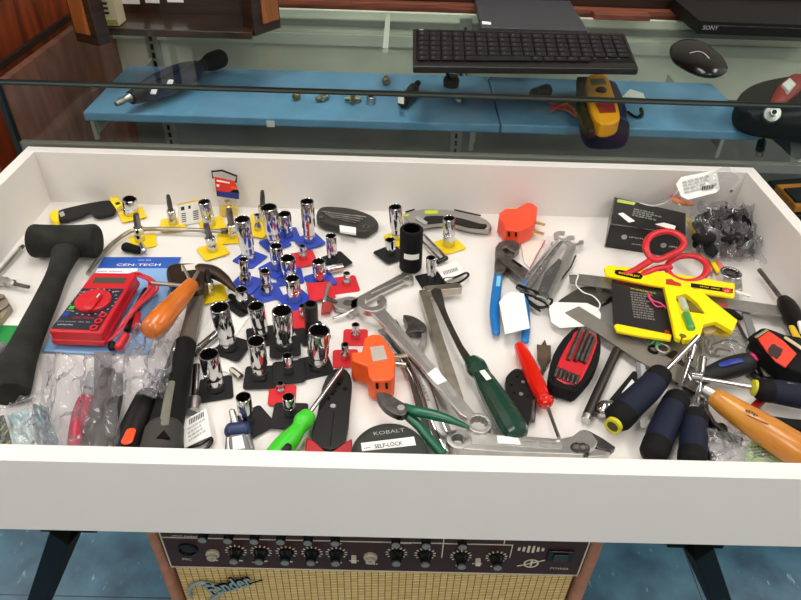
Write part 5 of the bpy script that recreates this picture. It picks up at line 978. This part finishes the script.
for q in ([(647,340,18,1),(652,338,19,1),(657,341,19,1),(660,345,18,1)],[(651,344,18,1),(656,340,20,1),(661,342,18,1)],[(658,347,17,1),(657,341,19,1),(662,339,17,1)]): part(t,'green_tie',MB().limb(q,n=6),mat('tie_green','#1f8f4c',.4))
c=at(663,348,17); part(t,'ring',MB().ring(Vector((c.x,c.y,0)),.0085,.0055,Z0+.013,Z0+.018,28),steel,bev=.8); c=at(654,349,15); part(t,'ring',MB().ring(Vector((c.x,c.y,0)),.0065,.0045,Z0+.013,Z0+.016,28),blackm)
tag(part(None,'tan_sheet',MB().trace([(664,340),(700,338),(704,352),(700,372),(676,356),(668,352)],7,6),mat('khaki_sheet','#8f8a78',.5)),'khaki grey sheet scrap under the chrome nut driver tips','sheet')
# screwdrivers with navy handles
def driver(name,label,hpts,shaft,tip=None,ring=None,cat_='screwdriver'):
    t=thing(name,label,cat_,at(hpts[1][0],hpts[1][1]))
    part(t,'handle',MB().limb(hpts,n=20,k=5,flat=.92),navy,ang=70); n_=len(hpts)
    a,b=hpts[0],hpts[1]; m=tuple((x*.55+y*.45) for x,y in zip(a,b)); c=tuple(a[i]+(a[i]-b[i])*.0 for i in range(4))
    part(t,'collar',MB().limb([(c[0],c[1],c[2],c[3]+.5),(m[0],m[1],m[2],m[3]+.6)],n=20,flat=.92),blackm)
    e,f_=hpts[-1],hpts[-2]; m=tuple((x*.55+y*.45) for x,y in zip(e,f_)); part(t,'end_cap',MB().limb([(m[0],m[1],m[2],m[3]+.5),(e[0],e[1],e[2],e[3]+.5)],n=20,flat=.92),blackm)
    part(t,'shaft',MB().limb(shaft,round_=False,n=12),chrome,)
    if tip: part(t,'nut_end',MB().limb(tip,round_=False,n=16),chrome)
    return t
t=driver('screwdriver','navy handled screwdriver with a yellow ring at its butt end',[(660,375,34,11.5),(649,388,31,13.5),(632,404,24,14),(619,418,18,13.5)],[(665,371,35,3.1),(698,337,40,3.1)])
A=at(613,426,19); B=at(632,405,18); ax=(A-B).normalized(); part(t,'yellow_ring',MB().lathe(A,ax,[(.0085,-.003),(.0085,.0012),(.0058,.0016),(.0055,.0005)],28,close=False),mat('ring_yellow','#c9c41e',.4)); part(t,'ring_core',MB().lathe(A,ax,[(.0056,0),(.0055,.0008)],20),mat('core_brown','#4a3a18',.5))
t=driver('nut_driver','navy handled nut driver, second from left of the three at the front',[(677,400,14,12.4),(670,413,14,13.2),(661,434,14,13.4),(654,452,14,12.6)],[(680,388,16,3),(690,357,24,3)],[(689,360,23,4.6),(691,353,25,5.2),(693,347,26,5.2)],cat_='nut driver')
t=driver('nut_driver','navy handled nut driver pointing straight back, third of the three at the front',[(695,417,14,12),(694.5,428,14,12.5),(693,446,14,12.8),(692,460,14,12.6)],[(697,404,16,3.2),(701,371,24,3.2)],[(700,374,24,4.4),(701,367,25,5),(702,359,26,5)],cat_='nut driver')
part(t,'rear_shaft',MB().limb([(701,406,12,3),(708,372,14,3)],round_=False),satin)
t=driver('nut_driver','navy and black handled nut driver with a yellow collar at the right edge',[(762,390,24,11.5),(778,392,24,13),(800,396,24,13.5),(830,402,24,13.5)],[(758,388,24,2.8),(702,378.5,26,2.8)],[(700,378,26,5.2),(690,376.5,26.5,5.6)],cat_='nut driver')
A=at(755,388,24); B=at(778,391.5,24); ax=(A-B).normalized(); part(t,'yellow_collar',MB().lathe(A+ax*.002,ax,[(.0088,-.01),(.0085,0),(.006,.001),(.0030,.001)],26),mat('ring_yellow','#c9c41e',.4)); part(t,'silver_stripe',MB().limb([(788,384,35,2),(812,388,35,2)],flat=.5),lgrey)
t=thing('pear_shaped_handle','black tool handle with a blue oval badge, below the wire hooks','tool handle',at(730,368))
part(t,'handle',MB().limb([(706,376,20,8.5),(717,372,20,10.5),(732,367,20,12.5),(746,363,20,12)],n=22,flat=.85),mat('soft_black','#17181c',.55,spec=.3,bump=.15)); part(t,'blue_badge',MB().limb([(721,365,30,3),(731,362,31.5,3.6),(741,360,31,3)],flat=.3),mat('badge_blue','#1c2f8c',.4))
t=thing('wood_chisel','chisel with golden wooden handle and steel ferrule at the front right','chisel',at(750,420))
part(t,'handle',MB().limb([(714,396,24,9),(722,402,24,11),(740,414,24,13),(765,430,24,15),(790,446,24,16),(812,458,24,16)],n=24,round_=False),wood('golden_handle','#c07822','#e0a040',(10,10,10),.35,.4,1),ang=70); part(t,'ferrule',MB().limb([(704,390,24,7.6),(714,396,24,8.8)],round_=False,n=24),satin)
text('ooooo oooo',(745,411),(771,423.5),37.5,ink,t,hgt=5.5,bold=.01,skew=.2); part(t,'brand_oval',MB().limb([(747,415,37.6,.5),(768,424,38,.5)],n=6),mat('burnt','#5a2f10',.6))
t=thing('red_handle_end','small red tool end peeking out beside the chisel handle','tool handle',at(759,405)); part(t,'end',MB().limb([(752,409,8,4),(763,399,8,4.5)]),redd); part(t,'dark_shaft',MB().limb([(752,409,8,3),(738,416,8,3)]),darksteel)
t=thing('dark_curved_handle','black curved handle behind the golden chisel handle at the right edge','tool handle',at(790,425)); part(t,'handle',MB().limb([(764,418,8,3),(776,421,9,5),(790,425,9,7),(810,428,9,8)],flat=.8),blackm); part(t,'shaft',MB().limb([(764,418,8,2.5),(745,408,6,2.5)]),darksteel)
t=thing('steel_punch','long dark steel punch rod standing beside the red key set','punch',at(600,385))
part(t,'rod',MB().limb([(617,350,8,5),(587,416,8,5)],round_=False,n=14),mat('punch_steel','#4a4642',.4,metal=.8)); part(t,'tip',MB().limb([(587,416,8,5),(585.5,420.5,8,4.6)],round_=False,n=14),steel)
t=thing('offset_knife','flat black folded knife with a white size label under the navy screwdriver','knife',at(630,390))
part(t,'body',MB().trace([(607,402),(633,371),(646,372),(652,386),(632,400),(616,408)],10,3),black,bev=.6); part(t,'label',MB().trace([(622,392),(625,395),(635,382.5),(632,379)],10.5,10),white); part(t,'steel_strip',MB().trace([(636,362),(640,362),(642,378),(638,381)],11,9),grey,bev=.3); part(t,'pale_strip',MB().trace([(640,362),(645,363),(647,379),(642,381)],11,9),lgrey,bev=.3)
tag(part(None,'chrome_ball',MB().limb([(603,412,8,8),(606,408,9,8.5),(612,405,9,5)],n=20),chrome),'rounded chrome socket end peeking out left of the yellow ringed screwdriver','socket')
solo('white_label_piece',MB().trace([(640,420),(648,415),(650,421),(645,428),(641,427)],7,6.4),white,'small white label with dark print between the two left navy handles','label')
t=thing('black_spring_clip','black hinged clip on a dark rod right of the navy nut drivers','clip',at(718,432)); part(t,'clip',MB().limb([(712,432,12,6),(722,428,12,6)],flat=.8),blackg); part(t,'jaw',MB().limb([(714,424,16,3),(724,432,16,3),(730,440,14,2.4)]),black); part(t,'rod',MB().limb([(700,400,10,2.6),(715,426,12,2.6)],round_=False),darksteel)
t=thing('dark_pliers','small black and steel pliers half hidden between the golden chisel and the navy handles','pliers',at(705,428))
part(t,'handle',MB().limb([(704,418,6,4),(700,432,6,4.5),(704,448,6,4.5),(712,458,6,4.5)],flat=.8),blackm); part(t,'handle',MB().limb([(704,418,6,4),(716,428,6,4.5),(728,436,6,4.5),(740,440,6,4)],flat=.8),blackm); part(t,'jaw',MB().limb([(706,400,7,2.5),(704,410,7,4.5),(704,418,7,5)],flat=.7),darksteel)
t=thing('steel_clamp_part','dark steel piece with a slot under the chrome nut driver tips','steel part',at(680,372))
part(t,'plate',MB().trace([(664,352),(676,350),(690,372),(700,392),(690,398),(676,384)],9.5,7.2),darksteel,bev=.6); part(t,'slot',MB().limb([(674,362,9.7,1.6),(686,382,9.7,1.6)],n=8),blackm)
t=thing('clear_plastic_cup','clear curved plastic shell at the front edge, left of the green label','plastic shell',at(722,445)); part(t,'shell',bag([(706,432),(748,430),(752,452),(710,458)],[20,14,12,10],amp=8,nu=18,nv=12,seed=21),film); part(t,'lower_film',bag([(708,449),(770,448),(775,462),(712,464)],[12,12,10,10],amp=4,nu=18,nv=8,seed=22),film)
t=thing('green_label_pack','clear pack with a pale green printed label at the front edge under the chisel','package',at(765,450)); part(t,'label',MB().trace([(748,442),(768,440),(782,452),(786,464),(744,464)],6,5),mat('mint','#b9d89a',.5)); prints(t,(750,446),(770,444),(755,458),6.4,rows=4,m=mat('mintprint','#4e7a3c',.6),seed=3); part(t,'yellow_spot',MB().trace([(786,443),(797,450),(801,455),(790,452)],7,6),mat('dim_yellow','#d6bb2a',.4))
# carded ratchet at the back middle
t=thing('ratchet_handle','slim double bar chrome ratchet handle lying behind the white barcode card','ratchet',at(437,245))
part(t,'bar',MB().limb([(424,235,6,2.2),(445,257,6,2.2)],round_=False),chrome); part(t,'bar',MB().limb([(420,239,6,2.2),(440,260,6,2.2)],round_=False),chrome); part(t,'black_end',MB().limb([(438,262,7,3.5),(446,258,7,3.5)]),blackg)
t=thing('price_card','white barcode card with a black plastic loop behind the square bar','price card',at(450,272))
part(t,'card',MB().trace([(435.5,267.5),(457,261.5),(464.5,273),(445,281)],9,8.3),white); bc=MB()
for k in range(9): x=443+k*1.6; bc.trace([(x,271.5-k*.5),(x+.9,271.2-k*.5),(x+2.2,274.4-k*.5),(x+1.3,274.7-k*.5)],9.4,9)
part(t,'barcode',bc,greyink); part(t,'loop',MB().limb([(444,279,8,1.6),(455,277.5,8,1.6),(466,273,8,1.6),(468,276,8,1.6),(459,282.5,8,1.6),(447,284,8,1.6)],closed=True,n=8),blackg)
# ================= CAMERA AND LIGHT
cam=bpy.data.cameras.new('camera'); co=bpy.data.objects.new('camera',cam); COL.objects.link(co); SC.camera=co
cam.sensor_width=36; cam.lens=F/801*36; cam.clip_start=.01; cam.shift_x=0
R_=Matrix(RM); X_=Vector(RM[0]); Y_=-Vector(RM[1]); Z_=-Vector(RM[2])
m4=Matrix((( X_.x,Y_.x,Z_.x,0),(X_.y,Y_.y,Z_.y,0),(X_.z,Y_.z,Z_.z,Z0+CH),(0,0,0,1))); co.matrix_world=m4
wd=bpy.data.worlds.new('world'); SC.world=wd; wd.use_nodes=True; wd.node_tree.nodes['Background'].inputs[0].default_value=L('#efe9e0'); wd.node_tree.nodes['Background'].inputs[1].default_value=.75
SC.view_settings.view_transform='Standard'; SC.view_settings.look='None'; SC.view_settings.exposure=0; SC.view_settings.gamma=1; SC.view_settings.use_curve_mapping=False
